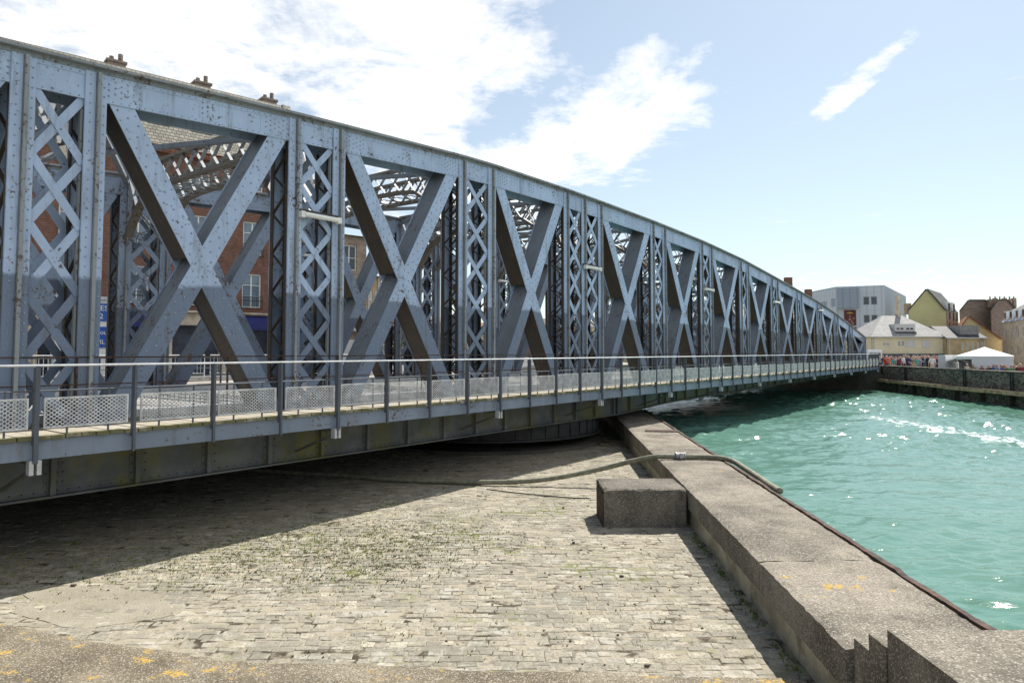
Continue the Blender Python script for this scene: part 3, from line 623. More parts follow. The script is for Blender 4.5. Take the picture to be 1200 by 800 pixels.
def truss(dy, rivets):
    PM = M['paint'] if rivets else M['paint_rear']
    # top chord: box girder, cap plate, angles, splice plates, rivets
    m = NB(); ts = sorted(set([-3.4] + [p for p in posts] + [a + (b - a) * f for a, b in xpan for f in (0.25, 0.5, 0.75)] + [66.9]))
    for a, b in zip(ts, ts[1:]):
        ha, hb = H(a), H(b)
        m.cur = 0
        m.hexa([(a, PF, ha - CH), (b, PF, hb - CH), (b, PF + 0.03, hb - CH), (a, PF + 0.03, ha - CH), (a, PF, ha - 0.05), (b, PF, hb - 0.05), (b, PF + 0.03, hb - 0.05), (a, PF + 0.03, ha - 0.05)])
        m.hexa([(a, PB - 0.03, ha - CH), (b, PB - 0.03, hb - CH), (b, PB, hb - CH), (a, PB, ha - CH), (a, PB - 0.03, ha - 0.05), (b, PB - 0.03, hb - 0.05), (b, PB, hb - 0.05), (a, PB, ha - 0.05)])
        m.cur = 2
        m.hexa([(a, PF - 0.025, ha - 0.125), (b, PF - 0.025, hb - 0.125), (b, PF - 0.002, hb - 0.125), (a, PF - 0.002, ha - 0.125), (a, PF - 0.025, ha - 0.052), (b, PF - 0.025, hb - 0.052), (b, PF - 0.002, hb - 0.052), (a, PF - 0.002, ha - 0.052)])
        m.hexa([(a, PF - 0.13, ha - 0.05), (b, PF - 0.13, hb - 0.05), (b, PB + 0.13, hb - 0.05), (a, PB + 0.13, ha - 0.05), (a, PF - 0.13, ha), (b, PF - 0.13, hb), (b, PB + 0.13, hb), (a, PB + 0.13, ha)])
        m.cur = 1
        m.hexa([(a, PF + 0.032, ha - 0.12), (b, PF + 0.032, hb - 0.12), (b, PB - 0.032, hb - 0.12), (a, PB - 0.032, ha - 0.12), (a, PF + 0.032, ha - 0.06), (b, PF + 0.032, hb - 0.06), (b, PB - 0.032, hb - 0.06), (a, PB - 0.032, ha - 0.06)])
    for t0, t1 in zip(ts, ts[1:]):           # seam angle edge line under the cap and bottom angle
        m.cur = 0
        for dz0, dz1, pr in ((-0.20, -0.127, 0.010), (-CH + 0.0, -CH + 0.07, 0.010)):
            m.hexa([(t0, PF - pr, H(t0) + dz0), (t1, PF - pr, H(t1) + dz0), (t1, PF - 0.001, H(t1) + dz0), (t0, PF - 0.001, H(t0) + dz0), (t0, PF - pr, H(t0) + dz1), (t1, PF - pr, H(t1) + dz1), (t1, PF - 0.001, H(t1) + dz1), (t0, PF - 0.001, H(t0) + dz1)])
    m.cur = 0
    for a, b in xpan:
        for f, w in ((0.5, 0.15), (0.0, 0.42), (1.0, 0.42)):
            t = a + (b - a) * f; t += 0.40 if f == 0 else (-0.40 if f == 1 else 0)
            m.hexa([(t - w, PF - 0.006, H(t - w) - CH + 0.071), (t + w, PF - 0.006, H(t + w) - CH + 0.071), (t + w, PF - 0.001, H(t + w) - CH + 0.071), (t - w, PF - 0.001, H(t - w) - CH + 0.071), (t - w, PF - 0.006, H(t - w) - 0.201), (t + w, PF - 0.006, H(t + w) - 0.201), (t + w, PF - 0.001, H(t + w) - 0.201), (t - w, PF - 0.001, H(t - w) - 0.201)])
            if rivets and t < 48:
                for i in range(-3 if f in (0, 1) else -1, 4 if f in (0, 1) else 2):
                    for k in range(3): m.rivet(t + i * 0.10, PF - 0.006, H(t + i * 0.1) - CH + 0.13 + k * 0.10 + (0.05 if i % 2 else 0))
    if rivets:
        t = -1.0
        while t < 60:
            m.rivet(t, PF - 0.010, H(t) - 0.165, 0.013); m.rivet(t, PF - 0.010, H(t) - CH + 0.035, 0.013)
            m.rivet(t, PF - 0.025, H(t) - 0.09, 0.014); t += 0.13
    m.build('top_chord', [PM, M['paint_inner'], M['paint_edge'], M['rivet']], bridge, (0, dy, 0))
    # posts: front and back flange with projecting web, laced sides
    for i, t in enumerate(posts):
        m = NB(); zt = H(t) - 0.126; z0 = ZB0
        end = t > 66
        for y0, y1, rib in ((PF - 0.018, PF - 0.003, True), (PB + 0.003, PB + 0.02, False)):
            m.cur = 0; m.box(t - 0.17, t + 0.17, y0, y1, z0, zt)
            if rib:
                m.cur = 0; m.box(t - 0.165, t - 0.012, y0 - 0.014, y0 - 0.001, z0, zt)
                m.box(t + 0.06, t + 0.165, y0 - 0.014, y0 - 0.001, z0, zt)
                m.cur = 2; m.box(t + 0.0, t + 0.055, y0 - 0.085, y0 - 0.001, z0, zt)
        m.cur = 1
        for s in (-1, 1):                    # angle legs running inwards and lacing bars between them
            m.box(t + s * 0.155 - 0.012, t + s * 0.155 + 0.012, PF + 0.002, PF + 0.10, z0, zt - 0.5); m.box(t + s * 0.155 - 0.012, t + s * 0.155 + 0.012, PB - 0.10, PB - 0.002, z0, zt - 0.5)
            z = z0; k = 0
            while z < zt - 0.9:
                ya, yb = (PF + 0.05, PB - 0.05) if k % 2 else (PB - 0.05, PF + 0.05)
                m.beam((t + s * 0.14, ya, z), (t + s * 0.14, yb, z + 0.42), 0.014, 0.065, (1, 0, 0)); z += 0.42; k += 1
        if end: m.cur = 0; m.box(t - 0.3, t + 0.3, PF - 0.03, PB + 0.03, z0, H(t) - 0.06)
        if rivets and t < 45:
            m.cur = 0; z = z0 + 0.1
            while z < zt: m.rivet(t - 0.09, PF - 0.033, z, 0.014); m.rivet(t + 0.12, PF - 0.033, z, 0.014); z += 0.16
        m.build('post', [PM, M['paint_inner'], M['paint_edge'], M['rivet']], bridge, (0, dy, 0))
    # big X bracing: boxed diagonals
    for a, b in xpan:
        for down in (True, False):
            m = NB(); t0, t1 = (a + 0.36, b - 0.38) if down else (b - 0.36, a + 0.38)
            z0 = H(t0) - CH + 0.12; z1 = ZB0 + 0.05; w = 0.37
            fo = 0.012 if down else 0.006
            m.cur = 0; m.bar((t0, z0), (t1, z1), w, PF + fo, PF + fo + 0.02); m.bar((t0, z0), (t1, z1), w, PB - fo - 0.02, PB - fo)
            dx, dz = t1 - t0, z1 - z0; l = math.hypot(dx, dz); nx, nz = -dz / l, dx / l
            for s in (-1, 1):
                o = (w / 2 - 0.03) * s; m.cur = 1 if down or s > 0 else 2  # shade painted in: only the up-left flank keeps the lighter grey
                if down:
                    pieces = ((0.0, 0.5 - 0.046), (0.5 + 0.046, 1.0))
                else: pieces = ((0.0, 1.0),)
                for f0, f1 in pieces:
                    m.bar((t0 + dx * f0 + nx * o, z0 + dz * f0 + nz * o), (t0 + dx * f1 + nx * o, z0 + dz * f1 + nz * o), 0.018, PF + 0.034, PB - 0.034)
            if rivets and a < 46:
                m.cur = 0; n = int(l / 0.165)
                for k in range(1, n):
                    f = k / n; off = 0.105 if k % 2 else 0.06
                    for s in ((-1, 1) if k % 2 else (0,)): 
                        m.rivet(t0 + dx * f + nx * off * s, PF + fo, z0 + dz * f + nz * off * s, 0.018)
                    if k % 2 == 0:
                        m.rivet(t0 + dx * f + nx * 0.14, PF + fo, z0 + dz * f + nz * 0.14, 0.013); m.rivet(t0 + dx * f - nx * 0.14, PF + fo, z0 + dz * f - nz * 0.14, 0.013)
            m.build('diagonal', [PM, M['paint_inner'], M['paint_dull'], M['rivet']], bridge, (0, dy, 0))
    # lattice of flat bars in the narrow panels, front and back
    for a, b in narrow:
        m = NB(); x0, x1 = a + 0.15, b - 0.15; zt = (H(a) + H(b)) / 2 - CH + 0.03; zb = ZB0 + 0.05
        n = max(1, round((zt - zb) / 1.04)); st_ = (zt - zb) / n
        for yb, sgn in ((PF + 0.012, 1), (PB - 0.012, -1)):
            for k in range(n):
                za, zc = zt - k * st_, zt - (k + 1) * st_
                m.cur = 0
                m.bar((x0, za - 0.02), (x1, zc - 0.02), 0.135, *sorted((yb, yb + sgn * 0.012)))
                m.bar((x0, zc + 0.02), (x1, za + 0.02), 0.135, *sorted((yb + sgn * 0.015, yb + sgn * 0.029)))
        m.cur = 2
        m.box(x0 + 0.015, x0 + 0.05, PF + 0.045, PF + 0.12, zb, zt); m.box(x1 - 0.05, x1 - 0.015, PF + 0.045, PF + 0.12, zb, zt)
        m.build('lattice', [PM, M['paint_inner'], M['paint_edge']], bridge, (0, dy, 0))
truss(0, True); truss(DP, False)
# portal frames: arched lattice box across the roadway at each pair of posts
for a, b in narrow:
    tc = (a + b) / 2
    if a < 0 and b < -1 or H(tc) < 6.9: continue
    m = NB(); ya, yb = PB + 0.03, PF + DP - 0.03; yc = (ya + yb) / 2; n = 12
    top = H(tc) + 0.03; mid = top - 0.66
    def arch(y):
        u = abs(y - yc) / ((yb - ya) / 2); return mid - (0.10 * u * u + 1.15 * max(0, (u - 0.55) / 0.45) ** 2.2)
    for tt in (a + 0.05, b - 0.05):
        for i in range(n):
            y0, y1 = ya + (yb - ya) * i / n, ya + (yb - ya) * (i + 1) / n
            m.cur = 1; m.beam((tt, y0, top), (tt, y1, top), 0.19, 0.08); m.beam((tt, y0, arch(y0)), (tt, y1, arch(y1)), 0.2, 0.09)
            m.cur = 0
            m.beam((tt - 0.02, y0, arch(y0)), (tt - 0.02, y1, top), 0.016, 0.085, (1, 0, 0)); m.beam((tt + 0.02, y0, top), (tt + 0.02, y1, arch(y1)), 0.016, 0.085, (1, 0, 0))
    m.cur = 0
    for i in range(0, n, 1):
        y0, y1 = ya + (yb - ya) * i / n, ya + (yb - ya) * (i + 1) / n
        m.beam((a + 0.05, y0, arch(y0) - 0.03), (b - 0.05, y1, arch(y1) - 0.03), 0.07, 0.014); m.beam((b - 0.05, y0, arch(y0) - 0.05), (a + 0.05, y1, arch(y1) - 0.05), 0.07, 0.014)
    m.build('portal_frame', [M['paint_edge'], M['rusty_grey']], bridge)
# wind bracing in the roof plane
for a, b in xpan:
    if H(b) < 7.0: continue
    m = NB(); za, zb = H(a) - 0.25, H(b) - 0.25; y0, y1 = PB, PF + DP
    m.beam((a, y0, za), (b, y1, zb), 0.13, 0.10); m.beam((a, y1, za - 0.11), (b, y0, zb - 0.11), 0.13, 0.10); m.build('wind_brace', M['paint_dull'], bridge)
# side girders under the trusses
GB = [(-3.5, 0.96), (22.4, 0.94), (26.5, 1.12), (42.5, 1.31), (66.9, 1.46)]
def zb(t): return lerp(GB, t)
def girder(dy, far):
    m = NB(); ts = sorted(set(round(-3.5 + 1.28 * k, 2) for k in range(55)) | {22.4, 26.5, 27.6}); P0 = 12.52
    for a, b in zip(ts, ts[1:]):
        za, zc = zb(a), zb(b)
        for y0, y1, d0, d1 in ((P0, P0 + 0.03, 0.03, None), (P0 - 0.16, P0 + 0.5, 0.0, 0.03), (P0 - 0.012, P0 - 0.001, 0.031, 0.14)):
            ta, tb_ = (za + d1, zc + d1) if d1 else (1.96, 1.96)
            m.hexa([(a, y0, za + d0), (b, y0, zc + d0), (b, y1, zc + d0), (a, y1, za + d0), (a, y0, ta), (b, y0, tb_), (b, y1, tb_), (a, y1, ta)])
        m.box(a - 0.04, a + 0.04, P0 - 0.10, P0 - 0.014, za + 0.031, 1.95); m.box(a - 0.11, a + 0.11, P0 - 0.0125, P0 - 0.002, za + 0.142, 1.95)
        if not far and a < 30:
            for k in range(8): m.rivet(a + (k + 0.5) * (b - a) / 8, P0 - 0.012, za + 0.09, 0.015)
            for k in range(5):
                for dx in (-0.08, 0.08, 0.16): m.rivet(a + dx, P0 - (0.0125 if dx < 0.1 else 0.0), za + 0.22 + k * 0.15, 0.016)
    m.box(-3.5, 66.9, P0 - 0.02, P0 + 0.5, 1.962, 1.978)
    m.build('side_girder', [M['girder'], M['girder'], M['girder'], M['paint_inner']], bridge, (0, dy, 0))
girder(0, False)
m = NB()
for a, b in zip([-3.5, 22.4, 26.5, 42.5], [22.4, 26.5, 42.5, 66.9]):
    m.hexa([(a, 20.9, zb(a)), (b, 20.9, zb(b)), (b, 21.1, zb(b)), (a, 21.1, zb(a)), (a, 20.9, 1.96), (b, 20.9, 1.96), (b, 21.1, 1.96), (a, 21.1, 1.96)])
m.build('side_girder', M['girder'], bridge)
m = NB()
for t in posts:
    m.box(t - 0.12, t + 0.12, 13.03, 20.88, max(zb(t) + 0.15, 1.2), 1.93)
for p in (14.3, 15.8, 17.4, 18.9): m.box(-3.5, 66.9, p - 0.1, p + 0.1, 1.55, 1.94)
m.build('floor_beams', M['girder'], bridge)
m = NB(); m.box(-3.5, 67.0, 13.06, 20.34, 1.942, ZD); m.build('roadway', M['road'], bridge)
for y0, y1 in ((13.062, 13.28), (20.1, 20.33)):
    m = NB(); m.box(-3.5, 67.0, y0, y1, ZD, ZD + 0.13); m.build('kerb_beam', M['galv'], bridge)
# footways: cross planks on a channel, railings of steel posts with mesh infill
def footway(y_out, y_in, near):
    rnd = random.Random(21); m = NB(); t = -3.5; lo, hi = min(y_out, y_in), max(y_out, y_in)
    while t < 66.2:
        w = rnd.uniform(0.185, 0.215); dz = rnd.gauss(0, 0.004); e = rnd.uniform(-0.012, 0.015)
        m.box(t + 0.008, t + w - 0.008, lo + (e if near else 0), hi - (0 if near else e), ZD - 0.055 + dz, ZD + dz); t += w
    m.build('plank_deck', M['plank'], bridge)
    s = 1 if near else -1; yo = y_out + s * 0.05
    m = NB(); y0, y1 = sorted((yo, yo + s * 0.02)); m.box(-3.5, 66.2, y0, y1, 1.74, ZD - 0.058)
    for z in (1.741, ZD - 0.085): ya, yb = sorted((yo - s * 0.0, yo + s * 0.12)); m.box(-3.5, 66.2, ya + 0.001, yb, z, z + 0.02)
    m.build('fascia_channel', M['fascia'], bridge)
footway(11.12, 12.26, True); footway(22.45, 21.15, False)
PITCH = 1.287; T0 = 3.50
def railing(y, near):
    s = -1 if near else 1
    k0, k1 = -5, 48; jr = random.Random(31)
    src = {}
    def lo(t): return ('b' if (round((t - T0) / PITCH) % 4 == 0) else 'p')
    m = NB(); m.tube([(T0 + k0 * PITCH - 0.3, y, 3.055), (T0 + k1 * PITCH + 0.2, y, 3.055)], 0.017, 8); m.smooth = False; m.build('handrail', M['galv'] if near else M['rail'], bridge)
    m = NB(); m.tube([(T0 + k0 * PITCH - 0.3, y - s * 0.03, 2.70), (T0 + k1 * PITCH + 0.2, y - s * 0.03, 2.70)], 0.014, 6); m.build('middle_rail', M['rail'], bridge)
    for k in range(k0, k1 + 1):
        t = T0 + k * PITCH; kind = 'b' if k % 4 == 0 else 'p'
        key = kind
        if key not in src:
            m = MB(); z0 = 1.73 if kind == 'p' else 1.70; w = 0.025 if kind == 'p' else 0.034
            ya, yb = sorted((0, s * 0.055)); m.box(-w, w - 0.012, ya, yb, z0, 3.03); ya, yb = sorted((0.001 * s, -s * 0.05)); m.box(-w, -w + 0.014, ya, yb, 1.95, 3.03)
            m.tube([(0, 0, 3.0), (0, 0, 3.055)], 0.02, 6)
            src[key] = m.build('rail_post', M['rail'], bridge, (t - BO[0], y - BO[1], 0))
        else: dup(src[key], bridge, (t - BO[0], y - BO[1], 0)).rotation_euler = (jr.gauss(0, 0.002), jr.gauss(0, 0.003), 0)
        if near and kind == 'b' and -1 < t < 66:
            if 'g' not in src:
                m = MB(); m.cur = 0; m.box(-0.075, -0.02, -0.02, 0.10, 1.54, 1.735); m.box(0.02, 0.075, -0.02, 0.10, 1.54, 1.735)
                m.cur = 1; m.beam((0, 0.06, 1.62), (0, 1.36, 1.16), 0.05, 0.05); m.box(-0.03, 0.03, 0.1, 1.3, 1.66, 1.735)
                src['g'] = m.build('bracket', [M['galv'], M['girder']], bridge, (t - BO[0], y - BO[1], 0))
            else: dup(src['g'], bridge, (t - BO[0], y - BO[1], 0))
        if k < k1 and near:
            if 'm' not in src:
                m = MB(); a, b = 0.085, PITCH - 0.085; z0, z1 = 2.165, 2.595
                for x0, x1, q0, q1 in ((a, b, z0, z0 + 0.022), (a, b, z1 - 0.022, z1), (a, a + 0.022, z0 + 0.022, z1 - 0.022), (b - 0.022, b, z0 + 0.022, z1 - 0.022)): m.box(x0, x1, -0.01, 0.01, q0, q1)
                nx, nz = 15, 7; dx, dz = (b - a - 0.044) / nx, (z1 - z0 - 0.044) / nz
                for i in range(nx):
                    for j in range(nz):
                        cx, cz = a + 0.022 + dx * (i + 0.5), z0 + 0.022 + dz * (j + 0.5)
                        for (ax, az), (bx_, bz_) in (((-.5, 0), (0, .5)), ((0, .5), (.5, 0)), ((.5, 0), (0, -.5)), ((0, -.5), (-.5, 0))):
                            m.bar((cx + ax * dx, cz + az * dz), (cx + bx_ * dx, cz + bz_ * dz), 0.0115, -0.004, 0.004)
                m.cur = 1
                for f in (0.27, 0.76):
                    x = a + (b - a) * f; m.box(x - 0.012, x + 0.012, 0.012, 0.03, 2.07, 2.70)
                src['m'] = m.build('mesh_panel', [M['mesh_white'], M['rail']], bridge, (t - BO[0], y - BO[1], 0))
            else: dup(src['m'], bridge, (t - BO[0], y - BO[1] + jr.gauss(0, 0.006), jr.gauss(0, 0.006))).rotation_euler = (jr.gauss(0, 0.004), jr.gauss(0, 0.004), jr.gauss(0, 0.006))
    if not near:
        for z in (2.35,):
            m = NB(); m.tube([(T0 + k0 * PITCH, y, z), (T0 + k1 * PITCH, y, z)], 0.014, 6); m.build('lower_rail', M['rail'], bridge)
railing(11.10, True); railing(22.42, False)
# thin inner rail between footway and truss
for y in (12.27,):
    m = NB(); m.tube([(-3.3, y, 3.16), (66, y, 3.16)], 0.013, 6); m.tube([(-3.3, y, 2.72), (66, y, 2.72)], 0.011, 6); m.build('inner_handrail', M['rust'], bridge)
    p0 = None
    for k in range(-1, 25):
        t = T0 + 0.9 + k * 2.574
        if p0 is None:
            m = MB(); m.box(-0.014, 0.014, -0.014, 0.014, ZD, 3.16); p0 = m.build('inner_rail_post', M['rust'], bridge, (t - BO[0], y - BO[1], 0))
        else: dup(p0, bridge, (t - BO[0], y - BO[1], 0))
# tube lights fixed to every other lattice
tl = None
for t in (-1.1, 9.0, 20.3, 30.75, 41.0, 51.1):
    if tl is None:
        m = MB(); m.cur = 0; m.tube([(-0.42, -0.02, 0.02), (0.42, -0.02, 0.02)], 0.055, 8); m.cur = 1; m.box(-0.5, 0.5, 0.02, 0.12, 0.07, 0.13); m.cur = 0; m.box(-0.52, -0.42, -0.05, 0.06, -0.05, 0.08); m.box(0.42, 0.52, -0.05, 0.06, -0.05, 0.08)
        tl = m.build('tube_light', [M['white'], M['paint_inner']], bridge, (t - BO[0], 12.20 - BO[1], 6.12))
    else: dup(tl, bridge, (t - BO[0], 12.20 - BO[1], 6.12))
for t in (3.9, 14.2, 25.6):
    dup(tl, bridge, (t - BO[0], 20.25 - BO[1], 6.6))
# turntable drum beneath the pivot
m = MB(); 
def ringm(m, r0, r1, z0, z1, n=48):
    b = m.verts([(r * math.cos(2 * math.pi * k / n), r * math.sin(2 * math.pi * k / n), z) for r, z in ((r1, z0), (r1, z1), (r0, z1), (r0, z0)) for k in range(n)])
    for q in range(4):
        for k in range(n): m.face((b + q * n + k, b + q * n + (k + 1) % n, b + ((q + 1) % 4) * n + (k + 1) % n, b + ((q + 1) % 4) * n + k))
ringm(m, 3.7, 4.05, 0.42, 0.93); ringm(m, 3.6, 4.2, 0.36, 0.42); ringm(m, 0.0, 1.2, 0.0, 0.93, 24)
for k in range(48):
    a = 2 * math.pi * k / 48; m.beam((4.06 * math.cos(a), 4.06 * math.sin(a), 0.43), (4.06 * math.cos(a), 4.06 * math.sin(a), 0.92), 0.06, 0.05, (math.cos(a), math.sin(a), 0))
m.build('turntable_ring', M['ring'], bridge)
m = MB(tuple(-Vector(TP(19.94, 16.6)) * 0)); 
ringm(m, 3.5, 4.3, -0.3, 0.10); tt = m.build('roller_track', M['pit']); tt.location = TP(19.94, 16.6); tag(tt, 'dark circular roller track on the pit floor under the bridge', 'track')

# ------------------------------------------------------------------ hose
hp = [(-9.0, 19.8, 0.07), (-6.87, 18.52, 0.07), (-4.39, 17.76, 0.07), (-3.21, 17.29, 0.07), (-1.46, 16.9, 0.075), (0.0, 16.75, 0.10), (1.0, 16.72, 0.19), (2.07, 16.7, 0.40), (2.9, 16.5, 0.64), (3.43, 16.35, 0.765), (4.01, 16.35, 0.765), (4.75, 16.25, 0.763), (5.06, 15.9, 0.745), (5.09, 15.0, 0.70), (5.0, 13.9, 0.70), (4.89, 13.0, 0.72), (4.83, 12.45, 0.745)]
mb = MB(hp[0]); mb.smooth = True; hq = catmull(hp, 14); rq = random.Random(6); mb.tube(hq, [0.057 + (0.004 if k % 2 else 0) + rq.gauss(0, 0.0015) for k in range(len(hq))], 12)
ho = tag(mb.build('hose', M['hose'], None, hp[0]), 'thick khaki rubber hose running from under the bridge over the quay wall', 'hose')
mb = MB(hp[0]); mb.tube([(3.88, 16.36, 0.775), (3.91, 16.36, 0.775)], 0.095, 12); mb.tube([(3.91, 16.36, 0.775), (4.08, 16.35, 0.775)], 0.082, 12); mb.tube([(4.08, 16.35, 0.775), (4.11, 16.35, 0.775)], 0.095, 12); mb.box(3.96, 4.03, 16.25, 16.28, 0.73, 0.86)
mb.build('coupling', M['steel'], ho)
mb = MB((0, 15.2, 0)); mb.tube(catmull([(-0.6, 16.3, 0.012), (0.4, 15.7, 0.02), (1.2, 15.4, 0.012), (1.72, 15.3, 0.012)], 6), 0.012, 6)
tag(mb.build('cable', M['black'], None, (0, 15.2, 0)), 'thin black cable lying on the setts beside the concrete block', 'cable')

# ------------------------------------------------------------------ buildings
def PX(x, Y): return (x - 600) / 800 * Y
def PZ(y, Y): return EYE + (412 - y) / 800 * Y
def facade(name, parent, o, ux, Wd, z0, z1, rects, mat, depth=0.16, off=None):
    """wall with real window openings; ux along the wall; n = outward normal"""
    ux = Vector(ux).normalized(); n = Vector((ux.y, -ux.x, 0)); o = Vector(o)
    xs = sorted({0, Wd} | {r[0] for r in rects} | {r[2] for r in rects}); zs = sorted({z0, z1} | {r[1] for r in rects} | {r[3] for r in rects})
    m = MB(off or (0, 0, 0))
    def P(x, z, d=0): v = o + ux * x - n * d; return (v.x, v.y, z)
    for a, b in zip(xs, xs[1:]):
        for c, d in zip(zs, zs[1:]):
            if any(r[0] <= a and b <= r[2] and r[1] <= c and d <= r[3] for r in rects): continue
            m.poly([P(a, c), P(b, c), P(b, d), P(a, d)])
    for a, c, b, d in rects:
        m.poly([P(a, c), P(a, c, depth), P(b, c, depth), P(b, c)]); m.poly([P(a, d), P(b, d), P(b, d, depth), P(a, d, depth)])
        m.poly([P(a, c), P(a, d), P(a, d, depth), P(a, c, depth)]); m.poly([P(b, c), P(b, c, depth), P(b, d, depth), P(b, d)])
    wall = m.build(name, mat, parent)
    return P
def window(parent, P, r, off, frame, glass, bars=(1, 1), depth=0.15, fw=0.06, sill=None):
    a, c, b, d = r; m = MB(off)
    def slab(x0, x1, z0, z1, d0, d1): m.hexa([P(x0, z0, d0), P(x1, z0, d0), P(x1, z0, d1), P(x0, z0, d1), P(x0, z1, d0), P(x1, z1, d0), P(x1, z1, d1), P(x0, z1, d1)])
    slab(a, a + fw, c, d, depth - 0.06, depth); slab(b - fw, b, c, d, depth - 0.06, depth); slab(a + fw, b - fw, c, c + fw, depth - 0.06, depth); slab(a + fw, b - fw, d - fw, d, depth - 0.06, depth)
    for k in range(1, bars[0] + 1): x = a + (b - a) * k / (bars[0] + 1); slab(x - fw * 0.45, x + fw * 0.45, c + fw, d - fw, depth - 0.055, depth)
    for k in range(1, bars[1] + 1): z = c + (d - c) * k / (bars[1] + 1); slab(a + fw, b - fw, z - fw * 0.25, z + fw * 0.25, depth - 0.05, depth - 0.005)
    w = m.build('window', frame, parent)
    g = MB(off); g.poly([P(a, c, depth - 0.012), P(b, c, depth - 0.012), P(b, d, depth - 0.012), P(a, d, depth - 0.012)]); g.build('pane', glass, w)
    return w
def text_mesh(s, size, mat, parent, loc, rot, ext=0.01):
    cu = bpy.data.curves.new('lettering', 'FONT'); cu.body = s; cu.size = size; cu.extrude = ext; cu.align_x = 'CENTER'; cu.align_y = 'CENTER'
    t = bpy.data.objects.new('tmp', cu); C.objects.link(t); bpy.context.view_layer.update()
    me = bpy.data.meshes.new_from_object(t.evaluated_get(bpy.context.evaluated_depsgraph_get())); bpy.data.objects.remove(t)
    me.materials.clear(); me.materials.append(mat); o = bpy.data.objects.new('lettering', me); C.objects.link(o)
    o.rotation_euler = rot; o.location = loc
    if parent: o.parent = parent
    return o
FA = math.atan(900 / 800); FU = Vector((math.sin(FA), math.cos(FA), 0)); FN = Vector((FU.y, -FU.x, 0))   # quayside row behind the bridge; FN faces the bridge
F0 = Vector((PX(295, 39), 39, 0))
def FP(s, d=0, z=0): v = F0 + FU * s - FN * d; return Vector((v.x, v.y, z))
SG = 2.02
# tall red brick building, shops below, slate roof
bb = empty('brick_building', FP(-8, 4, SG)); BBO = tuple(FP(-8, 4, SG))
tag(bb, 'tall red brick building with a pale slate roof behind the left of the bridge', 'building')
s0, s1 = -21.0, 2.9; EV = 13.75
rects = []; off0 = -s0
for k in range(-7, 1):
    xc = off0 + k * 2.95 - 0.05
    for z in (5.75, 8.75, 11.5): rects.append((xc - 0.55, z, xc + 0.55, z + (1.95 if z < 11 else 1.55)))
P = facade('wall', bb, FP(s0), FU, s1 - s0, 5.45, EV, rects, M['brick'], 0.2, BBO)
for i, r in enumerate(rects):
    w = window(bb, P, r, BBO, M['white'], M['glass_blue'], (1, 2), 0.17, 0.08)
    m = MB(BBO)
    for q in range(11): x = r[0] - 0.05 + (r[2] - r[0] + 0.1) * q / 10; m.tube([P(x, r[1] - 0.05, -0.12), P(x, r[1] + 0.62, -0.12)], 0.012, 4)
    for z in (r[1] - 0.05, r[1] + 0.62, r[1] + 0.4): m.tube([P(r[0] - 0.07, z, -0.12), P(r[2] + 0.07, z, -0.12)], 0.018, 4)
    m.build('balcony_rail', M['black'], w)
m = MB(BBO)                                    # ground floor: piers, fascia, dark glazing
def slabF(m, a, b, z0, z1, d0, d1): m.hexa([FP(a, d0, z0), FP(b, d0, z0), FP(b, d1, z0), FP(a, d1, z0), FP(a, d0, z1), FP(b, d0, z1), FP(b, d1, z1), FP(a, d1, z1)])
for k in range(-7, 2): slabF(m, k * 2.95 - 1.70, k * 2.95 - 1.25, SG, 4.7, 0.0, 0.5)
slabF(m, s0, s1, 4.7, 5.44, -0.02, 0.4); slabF(m, s0, s1, 5.36, 5.447, -0.3, 0.0); m.build('shop_piers', M['stone'], bb)
m = MB(BBO); slabF(m, s0, s1, SG, 4.7, 0.55, 0.65); m.build('shop_glazing', M['shop_dark'], bb)
m = MB(BBO); slabF(m, s0, s1, 5.45, EV, 0.35, 9.0); m.build('side_walls', M['brick'], bb)
m = MB(BBO); slabF(m, s0 - 0.1, s1 + 0.1, EV, EV + 0.28, -0.35, 0.02); slabF(m, s0, s1, EV + 0.28, EV + 0.34, -0.42, 0.02); m.build('cornice', M['tiles'], bb)
m = MB(BBO); m.hexa([FP(s0, -0.3, EV + 0.34), FP(s1, -0.3, EV + 0.34), FP(s1, 9, EV + 0.34), FP(s0, 9, EV + 0.34), FP(s0, 2.6, EV + 5.1), FP(s1, 2.6, EV + 5.1), FP(s1, 6.2, EV + 5.1), FP(s0, 6.2, EV + 5.1)])
m.extrude([FP(s1 - 0.25, -0.3, EV + 0.3), FP(s1 - 0.25, 9, EV + 0.3), FP(s1 - 0.25, 6.2, EV + 5.2), FP(s1 - 0.25, 2.6, EV + 5.2)], FU * 0.5)
rf = m.build('roof', M['slate'], bb)
def on_roof(s, f): # f 0..1 up the slope
    return FP(s, -0.3 + 2.9 * f, EV + 0.34 + 4.76 * f)
for s in (-2.7, -4.9, -0.4, -8.6):
    m = MB(BBO); f0, f1 = 0.30, 0.52
    q = [on_roof(s - 0.55, f0), on_roof(s + 0.55, f0), on_roof(s + 0.55, f1), on_roof(s - 0.55, f1)]; nrm = (q[1] - q[0]).cross(q[3] - q[0]).normalized(); nrm = nrm if nrm.dot(FN) > 0 else -nrm
    m.hexa([p - nrm * 0.02 for p in q] + [p + nrm * 0.07 for p in q]); m.build('skylight', M['white'], rf)
    m = MB(BBO); c = sum(q, Vector()) / 4; m.hexa([c + (p - c) * 0.85 + nrm * 0.071 for p in q] + [c + (p - c) * 0.85 + nrm * 0.075 for p in q]); m.build('skylight_pane', M['glass_blue'], rf)
